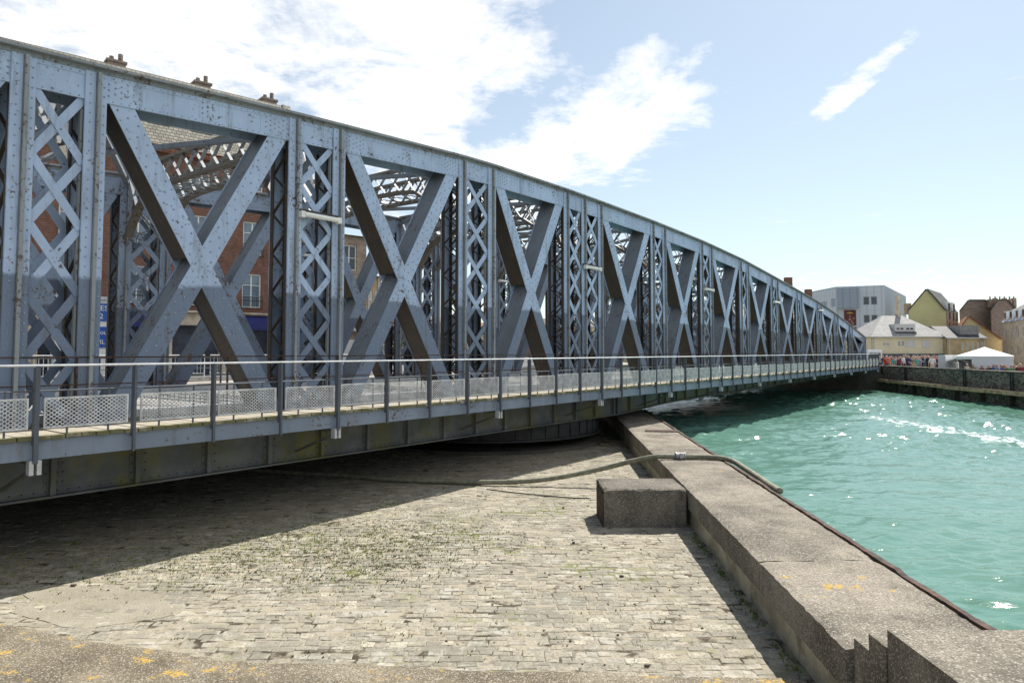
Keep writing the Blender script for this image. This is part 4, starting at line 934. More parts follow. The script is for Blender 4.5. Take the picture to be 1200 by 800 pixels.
for s, d in ((-6.4, 4.0), (-1.75, 4.0), (2.4, 4.0)):
    m = MB(BBO); slabF(m, s - 0.45, s + 0.45, EV + 4.3, EV + 5.78, d, d + 0.7); slabF(m, s - 0.52, s + 0.52, EV + 5.781, EV + 5.92, d - 0.08, d + 0.78)
    m.tube([FP(s + 0.25, d + 0.35, EV + 5.92), FP(s + 0.25, d + 0.35, EV + 6.42)], 0.13, 8); m.tube([FP(s - 0.2, d + 0.35, EV + 5.92), FP(s - 0.2, d + 0.35, EV + 6.2)], 0.12, 8); m.build('chimney', M['brick_dark'], rf)
# blue awning
aw = tag(empty('awning', FP(0, 0, 4)), 'navy blue shop awning on the brick building behind the bridge', 'awning')
m = MB(tuple(FP(0, 0, 4))); m.extrude([FP(-1.2, 0.0, 5.3), FP(-1.2, -1.1, 4.75), FP(-1.2, -1.1, 4.45), FP(-1.2, -1.05, 4.45), FP(-1.2, -1.05, 4.72), FP(-1.2, 0, 5.22)], FU * 2.5); m.build('canopy', M['navy'], aw)
m = MB(tuple(FP(0, 0, 4))); 
for s in (-1.1, 1.2): m.tube([FP(s, 0, 4.5), FP(s, -1.05, 4.5)], 0.02, 5)
m.build('arm', M['black'], aw)
aw2 = tag(empty('awning', FP(-5.9, 0, 4)), 'second smaller navy awning seen through the far lattice of the bridge', 'awning')
m = MB(tuple(FP(-5.9, 0, 4))); m.extrude([FP(-7.0, 0.0, 5.3), FP(-7.0, -1.0, 4.8), FP(-7.0, -1.0, 4.5), FP(-7.0, -0.95, 4.5), FP(-7.0, -0.95, 4.76), FP(-7.0, 0, 5.22)], FU * 2.1); m.build('canopy', M['navy'], aw2)
m = MB(tuple(FP(-5.9, 0, 4)))
for s in (-6.95, -4.95): m.tube([FP(s, 0, 4.55), FP(s, -0.95, 4.55)], 0.02, 5)
m.build('arm', M['black'], aw2)
# white kiosk-like shop front with blue signs
kx = tag(empty('white_shop', FP(-7.9, -1.0, SG)), 'white shop front with blue signs at the foot of the brick building', 'shop'); KO = tuple(FP(-7.9, -1.0, SG))
m = MB(KO); slabF(m, -9.6, -6.7, SG, 5.75, -1.2, -0.02); m.build('wall', M['white'], kx)
m = MB(KO); slabF(m, -9.7, -6.6, 5.752, 5.9, -1.35, -0.02); m.build('roof', M['galv'], kx)
def sign(s, z, w, h, lines, size):
    m = MB(KO); slabF(m, s - w / 2, s + w / 2, z - h / 2, z + h / 2, -1.25, -1.203); sg = m.build('sign', M['sign_blue'], kx)
    for i, tx in enumerate(lines):
        o = text_mesh(tx, size, M['white'], sg, Vector(FP(s, -1.262, z + h * (0.22 if i == 0 and len(lines) > 1 else -0.24 if i else 0))) - Vector(KO), (math.pi / 2, 0, math.atan2(FU.y, FU.x)))
sign(-7.75, 5.15, 0.95, 0.85, ('RES', '2'), 0.36); sign(-7.75, 3.95, 0.95, 1.0, ('Nou', 'ML'), 0.30)
# lower brick building, then the stone one
b2 = empty('low_brick_building', FP(4.2, 4, SG)); O2 = tuple(FP(4.2, 4, SG)); tag(b2, 'lower weathered brick building at the right end of the quayside row', 'building')
s0, s1, E2 = 2.92, 7.3, 10.6; rects = []
for k in range(2):
    xc = 1.1 + k * 2.1
    for z in (5.75, 8.4): rects.append((xc - 0.5, z, xc + 0.5, z + 1.6))
P = facade('wall', b2, FP(s0), FU, s1 - s0, SG, E2, rects, M['brick_brown'], 0.2, O2)
for r in rects: window(b2, P, r, O2, M['white'], M['glass'], (1, 1), 0.17, 0.07)
m = MB(O2); slabF(m, s0, s1, SG, E2, 0.35, 8); m.build('side_walls', M['brick_brown'], b2)
m = MB(O2); m.extrude([FP(s0, -0.3, E2), FP(s0, 8.2, E2), FP(s0, 4, E2 + 0.5)], FU * (s1 - s0 + 0.2)); m.build('roof', M['slate'], b2)
m = MB(O2); slabF(m, s0, s1, 4.55, 4.85, -0.4, -0.001); slabF(m, s0 + 0.3, s1 - 0.3, SG, 4.0, -0.12, -0.002); m.build('shop_front', M['shutter'], b2)

def xr(v, k): return v[k % len(v)]
def simple_house(name, label, cat, px0, px1, Y0, Y1, base, eave, wallm, roofm, ridge=None, depth=8.0, wins=(), hip=0.0, group=None, chim=(), glass='glass', frame='white', winpx=True, over=0.25):
    """block with front wall from (px0,Y0) to (px1,Y1), pitched roof with its ridge parallel to the front"""
    a = Vector((PX(px0, Y0), Y0, 0)); b = Vector((PX(px1, Y1), Y1, 0)); u = (b - a).normalized(); n = Vector((u.y, -u.x, 0)); L_ = (b - a).length
    org = (a + b) / 2 - n * depth / 2; org.z = base; t = tag(empty(name, org), label, cat, group); O = tuple(org)
    rects = []
    for w in wins:
        if winpx:
            Y = (Y0 + Y1) / 2; f0, f1 = (w[0] - px0) / (px1 - px0), (w[2] - px0) / (px1 - px0); rects.append((f0 * L_, PZ(w[3], Y), f1 * L_, PZ(w[1], Y)))
        else: rects.append(w)
    P = facade('wall', t, a, u, L_, base, eave, rects, wallm, 0.2, O)
    for r in rects: window(t, P, r, O, M[frame], M[glass], (1, 0), 0.15, 0.09)
    Q = lambda x, d, z: a + u * x - n * d + Vector((0, 0, z))
    m = MB(O); m.hexa([Q(0, 0.25, base), Q(L_, 0.25, base), Q(L_, depth, base), Q(0, depth, base), Q(0, 0.25, eave), Q(L_, 0.25, eave), Q(L_, depth, eave), Q(0, depth, eave)]); m.build('side_walls', wallm, t)
    rf = None
    if ridge:
        m = MB(O); h = hip
        pts = [Q(-over, -over, eave), Q(L_ + over, -over, eave), Q(L_ + over, depth + over, eave), Q(-over, depth + over, eave), Q(h * L_, depth / 2, ridge), Q(L_ - h * L_, depth / 2, ridge)]
        k = m.verts(pts)
        for f in ((0, 1, 5, 4), (2, 3, 4, 5), (1, 2, 5), (3, 0, 4), (3, 2, 1, 0)): m.face([k + i for i in f])
        rf = m.build('roof', roofm, t)
        m = MB(O); m.tube([Q(-over, -over - 0.06, eave - 0.02), Q(L_ + over, -over - 0.06, eave - 0.02)], 0.09, 6); m.build('gutter', M['galv'], rf)
        m = MB(O); m.tube([Q(L_ - 0.3, -0.08, base), Q(L_ - 0.3, -0.08, eave)], 0.06, 6); m.tube([Q(0.25, -0.08, base), Q(0.25, -0.08, eave)], 0.06, 6); m.build('downpipe', M['shutter'], t)
    for fx, w_, z0, z1 in chim:
        m = MB(O); x = fx * L_; c = Q(x, depth / 2, 0); m.hexa([Q(x - w_, depth / 2 - 0.4, z0), Q(x + w_, depth / 2 - 0.4, z0), Q(x + w_, depth / 2 + 0.4, z0), Q(x - w_, depth / 2 + 0.4, z0), Q(x - w_, depth / 2 - 0.4, z1), Q(x + w_, depth / 2 - 0.4, z1), Q(x + w_, depth / 2 + 0.4, z1), Q(x - w_, depth / 2 + 0.4, z1)])
        m.build('chimney', M['brick'], rf or t)
    return t, Q, O, L_, rf
simple_house('stone_house', 'narrow yellowish stone house seen through the second X of the bridge', 'house', 428, 446, 60, 61, SG, PZ(322, 60), M['ochre'], M['slate'], PZ(310, 60), 7, [(432, 340, 436, 352), (439, 340, 442, 352)])
# low skyline far up the harbour, visible only between the posts
for i, (x0, x1, Y, ye, yr, wm, rm, lb) in enumerate((
    (440, 500, 135, 382, 374, 'shutter', 'slate_dark', 'far pale house with a dark roof seen through the second X of the bridge'),
    (500, 545, 150, 378, 371, 'cream', 'slate_grey', 'far cream house seen through the gap beside the third lattice'),
    (545, 610, 145, 384, 377, 'stone', 'tiles', 'far stone house with a red roof behind the middle of the bridge'),
    (612, 690, 150, 380, 372, 'brick_brown', 'slate_dark', 'far brown house behind the pivot posts of the bridge'),
    (692, 760, 150, 383, 375, 'cream', 'slate_dark', 'far cream house with a dark roof right of the pivot posts'),
    (762, 850, 140, 372, 362, 'brick_dark', 'slate_dark', 'far dark brick house behind the right half of the bridge'))):
    wn = [(x0 + (x1 - x0) * f, ye + 8, x0 + (x1 - x0) * f + 5, ye + 16) for f in (0.12, 0.38, 0.64, 0.86)]
    simple_house('distant_house', lb, 'house', x0, x1, Y, Y, SG - 1.5, PZ(ye, Y), M[wm], M[rm], PZ(yr, Y), 9, wn, group='houses far up the harbour')
mb = MB(); mb.prism([(-60, 118), (12.5, 118), (52, 108), (60, 420), (-60, 420)], -3, 1.0); tag(mb.build('harbour_bank', M['bank']), kind='structure')
simple_house('red_brick_house', 'dark red brick house whose two chimneys rise above the end of the bridge', 'house', 868, 972, 98, 98, 1.0, PZ(378, 98), M['brick_dark'], M['slate_dark'], PZ(356, 98), 9,
    [(880, 374, 885, 386), (900, 374, 905, 386), (920, 374, 925, 386), (940, 374, 945, 386)], chim=((0.69, 0.5, 8.0, PZ(325, 102.5)), (0.925, 0.42, 8.0, PZ(339, 102.5))))
def tree(label, x, y, z, h, r, seed):
    rnd = random.Random(seed); t = tag(empty('tree', (x, y, z)), label, 'tree'); m = MB()
    m.tube([(0, 0, 0), (0.1, 0, h * 0.35), (0, 0.1, h * 0.7)], [0.22, 0.16, 0.07], 7)
    for k in range(6): a = k * 1.05; m.tube([(0, 0, h * (0.32 + 0.05 * k)), (r * 0.6 * math.cos(a), r * 0.6 * math.sin(a), h * (0.55 + 0.06 * k))], [0.08, 0.03], 5)
    m.build('trunk', M['bark'], t); m = MB()
    cl = [(rnd.gauss(0, r * 0.45), rnd.gauss(0, r * 0.45), h * rnd.uniform(0.4, 0.92), rnd.uniform(0.3, 0.5) * r) for _ in range(16)]
    for cx, cy, cz, cr in cl:
        for _ in range(130):
            d = Vector((rnd.gauss(0, 1), rnd.gauss(0, 1), rnd.gauss(0, 0.8))).normalized() * cr * rnd.uniform(0.5, 1.05); c = Vector((cx, cy, cz)) + d
            u = Vector((rnd.gauss(0, 1), rnd.gauss(0, 1), rnd.gauss(0, 1))).normalized() * 0.16; v = u.orthogonal().normalized() * 0.09
            m.poly([c - u, c + v, c + u, c - v])
    m.build('crown', M['leaf'], t)
tree('small green tree far behind the gap beside the third lattice', PX(513, 128), 128, 1.0, 6.2, 2.2, 1)
tree('bushy green tree far behind the second X of the bridge', PX(465, 125), 125, 1.0, 5.6, 2.4, 2)

# --- far bank, right of the bridge
G = 1.2
gb = empty('grey_building', (62, 130, G)); tag(gb, 'modern grey metal-clad block with a dark mural beyond the bridge end', 'building'); GO = (62, 130, G)
tz = PZ(335.5, 120)
fp = [(PX(946, 134), 134), (PX(981, 122), 122), (PX(1038, 119), 119), (PX(1063, 143), 143), (PX(1000, 170), 170), (PX(946, 160), 160)]
def wallpiece(i, j, z0, z1, rects, mat):
    a, b = Vector(fp[i] + (0,)), Vector(fp[j] + (0,)); u = (b - a).normalized(); L_ = (b - a).length
    rr_ = [(f0 * L_, c, f1 * L_, d) for f0, c, f1, d in rects]
    P = facade('wall', gb, a, u, L_, z0, z1, rr_, mat, 0.3, GO)
    for r in rr_: window(gb, P, r, GO, M['clad_dark'], M['glass'], (0, 0), 0.25, 0.12)
    return P, L_
def Zy(y): return PZ(y, 120)
wallpiece(0, 1, G, Zy(336), [(0.52, Zy(359), 0.70, Zy(350)), (0.84, Zy(358), 0.97, Zy(348))], M['clad'])
def fx(x): return (x - 981) / (1038 - 981.0)
wr = []
for yb_, yt in ((357, 347.5), (378, 369), (397, 388)): wr += [(fx(1013), Zy(yb_), fx(1020), Zy(yt)), (fx(1022), Zy(yb_), fx(1029), Zy(yt))]
Pg, Lg = wallpiece(1, 2, G, Zy(335.5), wr, M['clad'])
wallpiece(2, 3, G, Zy(335.5), [], M['clad_dark'])
m = MB(GO); m.prism([(x * 0.997 + 0.2, y + 0.4) for x, y in fp], G, tz - 0.4); m.build('core', M['clad_dark'], gb)
m = MB(GO); m.prism([(x, y + 0.02) for x, y in fp], tz - 0.15, tz + 0.12); m.build('roof', M['clad_dark'], gb)
def slabG(m, x0, x1, y0, y1, d0, d1): m.hexa([Pg(fx(x0) * Lg, Zy(y0), d0), Pg(fx(x1) * Lg, Zy(y0), d0), Pg(fx(x1) * Lg, Zy(y0), d1), Pg(fx(x0) * Lg, Zy(y0), d1), Pg(fx(x0) * Lg, Zy(y1), d0), Pg(fx(x1) * Lg, Zy(y1), d0), Pg(fx(x1) * Lg, Zy(y1), d1), Pg(fx(x0) * Lg, Zy(y1), d1)])
m = MB(GO); slabG(m, 981.5, 1007, 361, 337, -1.2, -0.02); m.build('oriel', M['clad_dark'], gb)
m = MB(GO); slabG(m, 990, 1004, 381, 363, -0.15, -0.01); mu = m.build('mural', M['mural_red'], gb)
m = MB(GO)
for q, (x, y) in enumerate(((993, 376), (995.5, 373), (998, 375.5), (1000, 372), (996, 369.5), (999, 378))): slabG(m, x, x + 1.6 + 0.5 * (q % 2), y + 1.6, y, -0.17 - 0.002 * q, -0.151)
m.build('mural_marks', M['mural_pale'], mu)
m = MB(GO); slabG(m, 995, 1000, 367, 365.4, -0.17, -0.152); slabG(m, 993, 995.5, 366.8, 365.6, -0.168, -0.152); m.build('mural_top', M['mural_yellow'], mu)
m = MB(GO); slabG(m, 990, 1004, 395, 383, -0.15, -0.01); m.build('mural', M['mural_red'], gb)
m = MB(GO); c = Vector((PX(1004, 130), 130, tz)); m.box(c.x - 0.8, c.x + 0.8, 129, 130.5, tz, tz + 0.6); m.tube([(c.x - 0.7, 129.5, tz + 0.3), (c.x + 0.2, 129.5, tz + 0.85)], 0.3, 8); m.box(PX(987, 130) - 0.3, PX(987, 130) + 0.3, 129, 130, tz, tz + 0.55); m.tube([(c.x + 1.2, 129.5, tz), (c.x + 1.2, 129.5, tz + 0.7)], 0.25, 8); m.build('roof_plant', M['galv'], gb)

YC = 105.0
t, Q, O, L_, rf = simple_house('cream_house', 'low cream rendered house with a grey hipped roof right of the bridge end', 'house', 1022, 1108, YC, YC, G, PZ(394.5, YC), M['cream'], M['slate_grey'], PZ(368, YC), 9.0,
    [(1034.5, 401, 1038, 406), (1038.6, 401, 1042, 406), (1052, 399, 1055.5, 406), (1056.2, 399, 1060, 406)], hip=0.36, over=0.4)
def pbox(name, mat, parent, O, Q, L_, px0, px1, ya, yb_, x0p, x1p, Y, d0, d1):
    f = lambda x: (x - x0p) / (x1p - x0p) * L_
    m = MB(O); z0, z1 = PZ(ya, Y), PZ(yb_, Y); m.hexa([Q(f(px0), d0, z0), Q(f(px1), d0, z0), Q(f(px1), d1, z0), Q(f(px0), d1, z0), Q(f(px0), d0, z1), Q(f(px1), d0, z1), Q(f(px1), d1, z1), Q(f(px0), d1, z1)]); return m.build(name, mat, parent)
K = (O, Q, L_); kp = dict(x0p=1022, x1p=1108, Y=YC)
pbox('shutter', M['shutter'], t, *K, 1062, 1072, 407, 398.5, d0=-0.06, d1=-0.005, **kp); pbox('shutter', M['shutter'], t, *K, 1080, 1089, 407, 398.5, d0=-0.06, d1=-0.005, **kp)
pbox('shop_front', M['shop_dark'], t, *K, 1023, 1107, 430, 414.5, d0=-0.3, d1=-0.01, **kp)
dm = pbox('dormer', M['slate_dark'], rf, *K, 1051.5, 1075.5, 394, 388.6, d0=0.3, d1=3.0, **kp)
dm = pbox('dormer', M['shutter'], rf, *K, 1051.5, 1075.5, 388.4, 379.5, d0=0.6, d1=4.0, **kp)
for x in (1053.5, 1058, 1065, 1069.5): pbox('dormer_pane', M['glass'], dm, *K, x, x + 3.2, 386, 384, d0=0.56, d1=0.598, **kp)
pbox('chimney', M['stone'], rf, *K, 1071.5, 1074.5, 378, 343.5, d0=4.2, d1=4.9, **kp)
pbox('chimney', M['stone'], rf, *K, 1069.5, 1074.5, 394, 366, d0=4.95, d1=5.3, **kp)

def outline(name, label, cat, pts, Y, dvec, mats, base=G, group=None):
    """house whose gable outline faces the water, with real depth"""
    P3 = [Vector((PX(x, Y), Y, PZ(y, Y) if y is not None else base)) for x, y in pts]; org = sum(P3, Vector()) / len(P3) + Vector(dvec) / 2; org.z = base
    t = tag(empty(name, org), label, cat, group); m = MB(tuple(org)); d = Vector(dvec); n = len(P3); b = m.verts(P3)
    m.face(range(b, b + n)); m.build('gable_wall', mats[0], t); m = MB(tuple(org)); b = m.verts([p + d for p in P3]); m.face(range(b + n - 1, b - 1, -1)); m.build('back_wall', mats[0], t)
    for i in range(n):
        j = (i + 1) % n; a_, c_ = P3[i], P3[j]; e = (c_ - a_)
        if a_.z <= base + 0.01 and c_.z <= base + 0.01: continue
        steep = abs(e.z) > abs(e.x) * 3
        m = MB(tuple(org)); q = e.cross(d).normalized(); q = q if q.dot((a_ + c_) / 2 - sum(P3, Vector()) / n) > 0 else -q
        s = 0.06 if not steep else 0.0
        dd = d.normalized() * (0.3 if not steep else 0)
        m.hexa([a_ - dd + q * s * 0.1, c_ - dd + q * s * 0.1, c_ + d + dd + q * s * 0.1, a_ + d + dd + q * s * 0.1, a_ - dd + q * (s + 0.12), c_ - dd + q * (s + 0.12), c_ + d + dd + q * (s + 0.12), a_ + d + dd + q * (s + 0.12)])
        m.build('side_wall' if steep else 'roof', mats[2] if steep else mats[1], t)
    return t, org, d
YG = 115.0
t, org, d = outline('green_gable_house', 'tall house with a blank yellow-green gable above the grey roof', 'house', [(1066, None), (1066, 364), (1088, 339), (1109.5, 364), (1109.5, None)], YG, (7.4, 8.4, 0), (M['green_render'], M['slate_dark'], M['brick_brown']))
e0 = Vector((PX(1109.5, YG), YG, 0))
for k, f in enumerate((0.12, 0.55)):
    c = e0 + d * f; m = MB(tuple(org)); u = d.normalized(); nn = Vector((u.y, -u.x, 0)); z = PZ(364, YG)
    q = lambda s, dd, zz: c + u * s + nn * dd + Vector((0, 0, zz))
    m.hexa([q(0, 0.05, z), q(2.4, 0.05, z), q(2.4, -2.2, z), q(0, -2.2, z), q(0, 0.05, z + 1.7), q(2.4, 0.05, z + 1.7), q(2.4, -2.2, z + 1.7), q(0, -2.2, z + 1.7)]); dmr = m.build('dormer', M['white'], t)
    m = MB(tuple(org)); m.hexa([q(0.35, 0.10, z + 0.25), q(2.05, 0.10, z + 0.25), q(2.05, 0.06, z + 0.25), q(0.35, 0.06, z + 0.25), q(0.35, 0.10, z + 1.4), q(2.05, 0.10, z + 1.4), q(2.05, 0.06, z + 1.4), q(0.35, 0.06, z + 1.4)]); m.build('pane', M['glass'], dmr)
for s in (0.22, 0.55, 0.85):
    for z in (PZ(400, YG), PZ(386, YG), PZ(374, YG)):
        c = e0 + d * s; u = d.normalized(); nn = Vector((u.y, -u.x, 0)); m = MB(tuple(org)); q = lambda s_, dd, zz: c + u * s_ + nn * dd + Vector((0, 0, zz))
        m.hexa([q(-0.45, 0.2, z), q(0.45, 0.2, z), q(0.45, 0.14, z), q(-0.45, 0.14, z), q(-0.45, 0.2, z + 1.3), q(0.45, 0.2, z + 1.3), q(0.45, 0.14, z + 1.3), q(-0.45, 0.14, z + 1.3)]); m.build('window', M['glass'], t)
m = MB(tuple(org)); c = Vector((PX(1069, YG), YG + 1, 0)); m.box(c.x - 0.35, c.x + 0.35, YG + 0.6, YG + 1.6, PZ(368, YG), PZ(355, YG)); m.build('chimney', M['ochre'], t)
YO = 104.0
t, Q, O, L_, rf = simple_house('ochre_house', 'low ochre stone house with a grey dormer roof left of the white tent', 'house', 1109.5, 1155, YO, YO, G, PZ(396, YO), M['ochre'], M['slate_dark'], PZ(381, YO), 8,
    [(x, 401, x + 3, 410) for x in (1126, 1132, 1138, 1144, 1150)], over=0.2)
kp = dict(x0p=1109.5, x1p=1155, Y=YO)
dm = pbox('dormer', M['slate_grey'], rf, O, Q, L_, 1129, 1151, 392, 381, d0=0.7, d1=4, **kp)
outline('tan_gable_house', 'tan rendered gable house with a steep brown roof behind the tent', 'house', [(1118, None), (1118, 396), (1136, 371), (1173, 398), (1173, None)], 112, (5, 9, 0), (M['tan'], M['tiles'], M['tan']))
outline('dark_brick_house', 'big dark brown brick house with a flat-topped gable behind the tan house', 'house', [(1126, None), (1126, 365), (1137, 352), (1156, 352), (1176, 366), (1181, 372), (1181, None)], 128, (9, 10, 0), (M['brick_dark'], M['slate_dark'], M['brick_dark']))
YS = 110.0
t, Q, O, L_, rf = simple_house('mansard_house', 'pale stone terrace with a blue-grey mansard roof at the right edge', 'house', 1176, 1240, YS, YS - 22, G, PZ(378, YS), M['stone'], M['slate_dark'], None, 9,
    [(3.0 * k + 0.8, z, 3.0 * k + 1.9, z + 1.6) for k in range(5) for z in (2.6, 5.4)], winpx=False)
z0 = PZ(378, YS)
m = MB(O); m.hexa([Q(-0.2, -0.2, z0), Q(L_, -0.2, z0), Q(L_, 9, z0), Q(-0.2, 9, z0), Q(0.3, 1.0, z0 + 1.9), Q(L_, 1.0, z0 + 1.9), Q(L_, 8, z0 + 1.9), Q(0.3, 8, z0 + 1.9)]); rf = m.build('roof', M['clad_dark'], t)
m = MB(O); m.hexa([Q(0.3, 1.0, z0 + 1.9), Q(L_, 1.0, z0 + 1.9), Q(L_, 8, z0 + 1.9), Q(0.3, 8, z0 + 1.9), Q(1.5, 4.2, z0 + 3.7), Q(L_, 4.2, z0 + 3.7), Q(L_, 4.8, z0 + 3.7), Q(1.5, 4.8, z0 + 3.7)]); m.build('upper_roof', M['slate_dark'], rf)
for k in range(5):
    m = MB(O); x = 1.0 + 3.0 * k; m.hexa([Q(x, -0.1, z0 + 0.2), Q(x + 1.3, -0.1, z0 + 0.2), Q(x + 1.3, 1, z0 + 0.2), Q(x, 1, z0 + 0.2), Q(x, -0.1, z0 + 1.7), Q(x + 1.3, -0.1, z0 + 1.7), Q(x + 1.3, 1, z0 + 1.7), Q(x, 1, z0 + 1.7)]); dm = m.build('dormer', M['white'], rf)
    m = MB(O); m.hexa([Q(x + 0.2, -0.16, z0 + 0.35), Q(x + 1.1, -0.16, z0 + 0.35), Q(x + 1.1, -0.11, z0 + 0.35), Q(x + 0.2, -0.11, z0 + 0.35), Q(x + 0.2, -0.16, z0 + 1.5), Q(x + 1.1, -0.16, z0 + 1.5), Q(x + 1.1, -0.11, z0 + 1.5), Q(x + 0.2, -0.11, z0 + 1.5)]); m.build('pane', M['glass'], dm)
t2, org, d = outline('chimney_house', 'dark roofed house with a row of chimneys behind the stone terrace', 'house', [(1163, None), (1163, 364), (1171, 352), (1182, 352), (1196, 367), (1196, None)], 124, (6, 9, 0), (M['brick_dark'], M['slate_dark'], M['brick_dark']))
for k, x in enumerate((1163, 1169, 1174.5, 1180, 1186, 1191)):
    m = MB(tuple(org)); X = PX(x, 127); m.box(X - 0.28, X + 0.28, 127, 127.7, PZ(360, 127), PZ(350.5 - (k % 2) * 1.3, 127)); m.tube([(X, 127.3, PZ(350.5, 127)), (X, 127.3, PZ(347.2, 127))], 0.12, 6); m.build('chimney', M['brick_brown'], t2)

# tent, panel, van, small awning
YT = 48.0
def ct(x, y=None): return PX(x, YT)
tg = bank_z(YT)
yd = 3.3; xc = PX(1160, YT); X0, X1 = xc - 1.62, xc + 1.62; ze = PZ(417, YT); zp = PZ(406.5, YT)
tent = tag(empty('market_tent', (xc, YT + 0.6, tg), -math.atan2(xc, YT)), 'white pyramid market tent with closed sides on the far quay', 'tent'); TO = (xc, YT + yd / 2, tg)
def tent_roof():
    m = MB(TO); n = 10; rows = []
    for i in range(n + 1):
        f = i / n; k = (1 - f) ** 1.15; z = ze + (zp - ze) * (f ** 0.92); hx, hy = (X1 - X0) / 2 * k + 0.05, yd / 2 * k + 0.05; yc = YT + yd / 2
        rows.append(m.verts([(xc - hx, yc - hy, z), (xc + hx, yc - hy, z), (xc + hx, yc + hy, z), (xc - hx, yc + hy, z)]))
    for a, b in zip(rows, rows[1:]):
        for k in range(4): j = (k + 1) % 4; m.face((a + k, a + j, b + j, b + k))
    m.face([rows[-1] + k for k in range(4)])
    for q0, q1 in (((X0, YT), (X1, YT)), ((X1, YT), (X1, YT + yd)), ((X0, YT), (X0, YT + yd))):
        m.beam((q0[0], q0[1], ze - 0.11), (q1[0], q1[1], ze - 0.11), 0.02, 0.22)
    return m
tent_roof().build('roof', M['canvas'], tent)
m = MB(TO); m.box(xc - 0.75, X1 - 0.03, YT + 0.02, YT + 0.05, tg, ze - 0.2); m.box(X1 - 0.05, X1 - 0.02, YT + 0.06, YT + yd, tg, ze - 0.2); m.box(X0 + 0.05, X1 - 0.06, YT + yd - 0.04, YT + yd, tg, ze - 0.2); m.build('side_wall', M['canvas'], tent)
for x, y in ((X0, YT + 0.03), (X1 - 0.06, YT + 0.08), (X0, YT + yd - 0.1), (X1 - 0.1, YT + yd - 0.1)):
    m = MB(TO); m.box(x, x + 0.05, y, y + 0.05, tg, ze); m.build('leg', M['galv'], tent)
YP = 51.0; pg_ = bank_z(YP)
pn = tag(empty('display_panel', (PX(1116, YP), YP, pg_)), 'tall white panel with small dark marks left of the market tent', 'panel'); PO = (PX(1116, YP), YP, pg_)
m = MB(PO); m.box(PX(1107, YP), PX(1126, YP), YP, YP + 0.9, pg_, PZ(416, YP)); m.build('board', M['white'], pn)
m = MB(PO); xm = PX(1110, YP)
for k, (dx, dz, w, h) in enumerate(((0, 0.1, 0.06, 0.10), (0.10, 0.14, 0.05, 0.05), (0.17, 0.06, 0.07, 0.09), (0.27, 0.12, 0.06, 0.06), (0.05, -0.03, 0.10, 0.05), (0.22, -0.04, 0.09, 0.06))):
    m.box(xm + dx, xm + dx + w, YP - 0.012, YP - 0.002, 2.30 + dz, 2.30 + dz + h)
m.build('marks', M['shop_dark'], pn)
YA = 49.0; ag = bank_z(YA)
an = tag(empty('stall_awning', (PX(1136, YA), YA, ag)), 'small white stall canopy between the panel and the tent', 'canopy'); AO = (PX(1136, YA), YA, ag)
m = MB(AO); xa, xb = PX(1126, YA), PX(1146, YA); m.extrude([(xa, YA - 0.6, 2.52), (xa, YA + 0.6, 2.80), (xa, YA + 1.8, 2.55), (xa, YA + 1.8, 2.50), (xa, YA + 0.6, 2.74), (xa, YA - 0.6, 2.46)], (xb - xa, 0, 0)); m.build('canopy', M['canvas'], an)
for x in (xa + 0.06, xb - 0.06):
    for y in (YA - 0.5, YA + 1.7): m = MB(AO); m.tube([(x, y, ag), (x, y, 2.5)], 0.02, 6); m.build('leg', M['galv'], an)
YV = 72.0
van = tag(empty('white_van', (PX(1024.5, YV), YV, G)), 'white van roof showing behind the railing at the bridge end', 'van'); VO = (PX(1024.5, YV), YV, G)
x0, x1 = PX(1016.5, YV), PX(1033, YV); zt = PZ(409.5, YV) 
m = MB(VO); m.extrude([(x0, YV, G + 0.35), (x0, YV + 4.6, G + 0.35), (x0, YV + 4.6, G + 1.2), (x0, YV + 3.8, G + 1.35), (x0, YV + 3.1, zt), (x0, YV + 0.1, zt), (x0, YV, zt - 0.15)], (x1 - x0, 0, 0)); m.build('body', M['white'], van)
m = MB(VO); m.box(x0 + 0.15, x1 - 0.15, YV - 0.02, YV - 0.003, zt - 0.95, zt - 0.35); m.build('rear_window', M['glass'], van)
for x in (x0 + 0.02, x1 - 0.22):
    for y in (YV + 0.8, YV + 3.7): m = MB(VO); m.tube([(x, y, G + 0.33), (x + 0.2, y, G + 0.33)], 0.33, 14); m.build('wheel', M['black'], van)

# street railings behind the bridge
src = None
lbl = ['white metal crowd barrier on the street behind the bridge, %s' % w for w in ('behind the leftmost lattice', 'left of the shop signs', 'below the blue shop signs', 'behind the first X, left part', 'behind the first X, right part', 'below the navy awning', 'right of the navy awning', 'behind the second lattice', 'behind the second X', 'right of the second X')]
for k in range(10):
    s = -13.0 + k * 2.35; p = F0 + FU * s + FN * 7.5
    if src is None:
        root = empty('street_barrier', (p.x, p.y, SG), math.atan2(FU.y, FU.x)); m = MB()
        m.tube([(-1.05, 0, 0.05), (-1.05, 0, 1.08), (1.05, 0, 1.08), (1.05, 0, 0.05)], 0.025, 6); m.tube([(-1.05, 0, 0.28), (1.05, 0, 0.28)], 0.02, 6); m.build('frame', M['white'], root)
        m = MB()
        for q in range(1, 14): x = -1.05 + q * 2.1 / 14; m.tube([(x, 0, 0.28), (x, 0, 1.08)], 0.010, 5)
        m.build('bars', M['white'], root); m = MB(); m.box(-0.98, -0.9, -0.3, 0.3, 0, 0.04); m.box(0.9, 0.98, -0.3, 0.3, 0, 0.04); m.build('feet', M['galv'], root); src = root
    else:
        root = src.copy(); C.objects.link(root); root.location = (p.x, p.y, SG)
        for ch in src.children: dup(ch, root)
    tag(root, lbl[k], 'barrier', 'white barriers along the street')

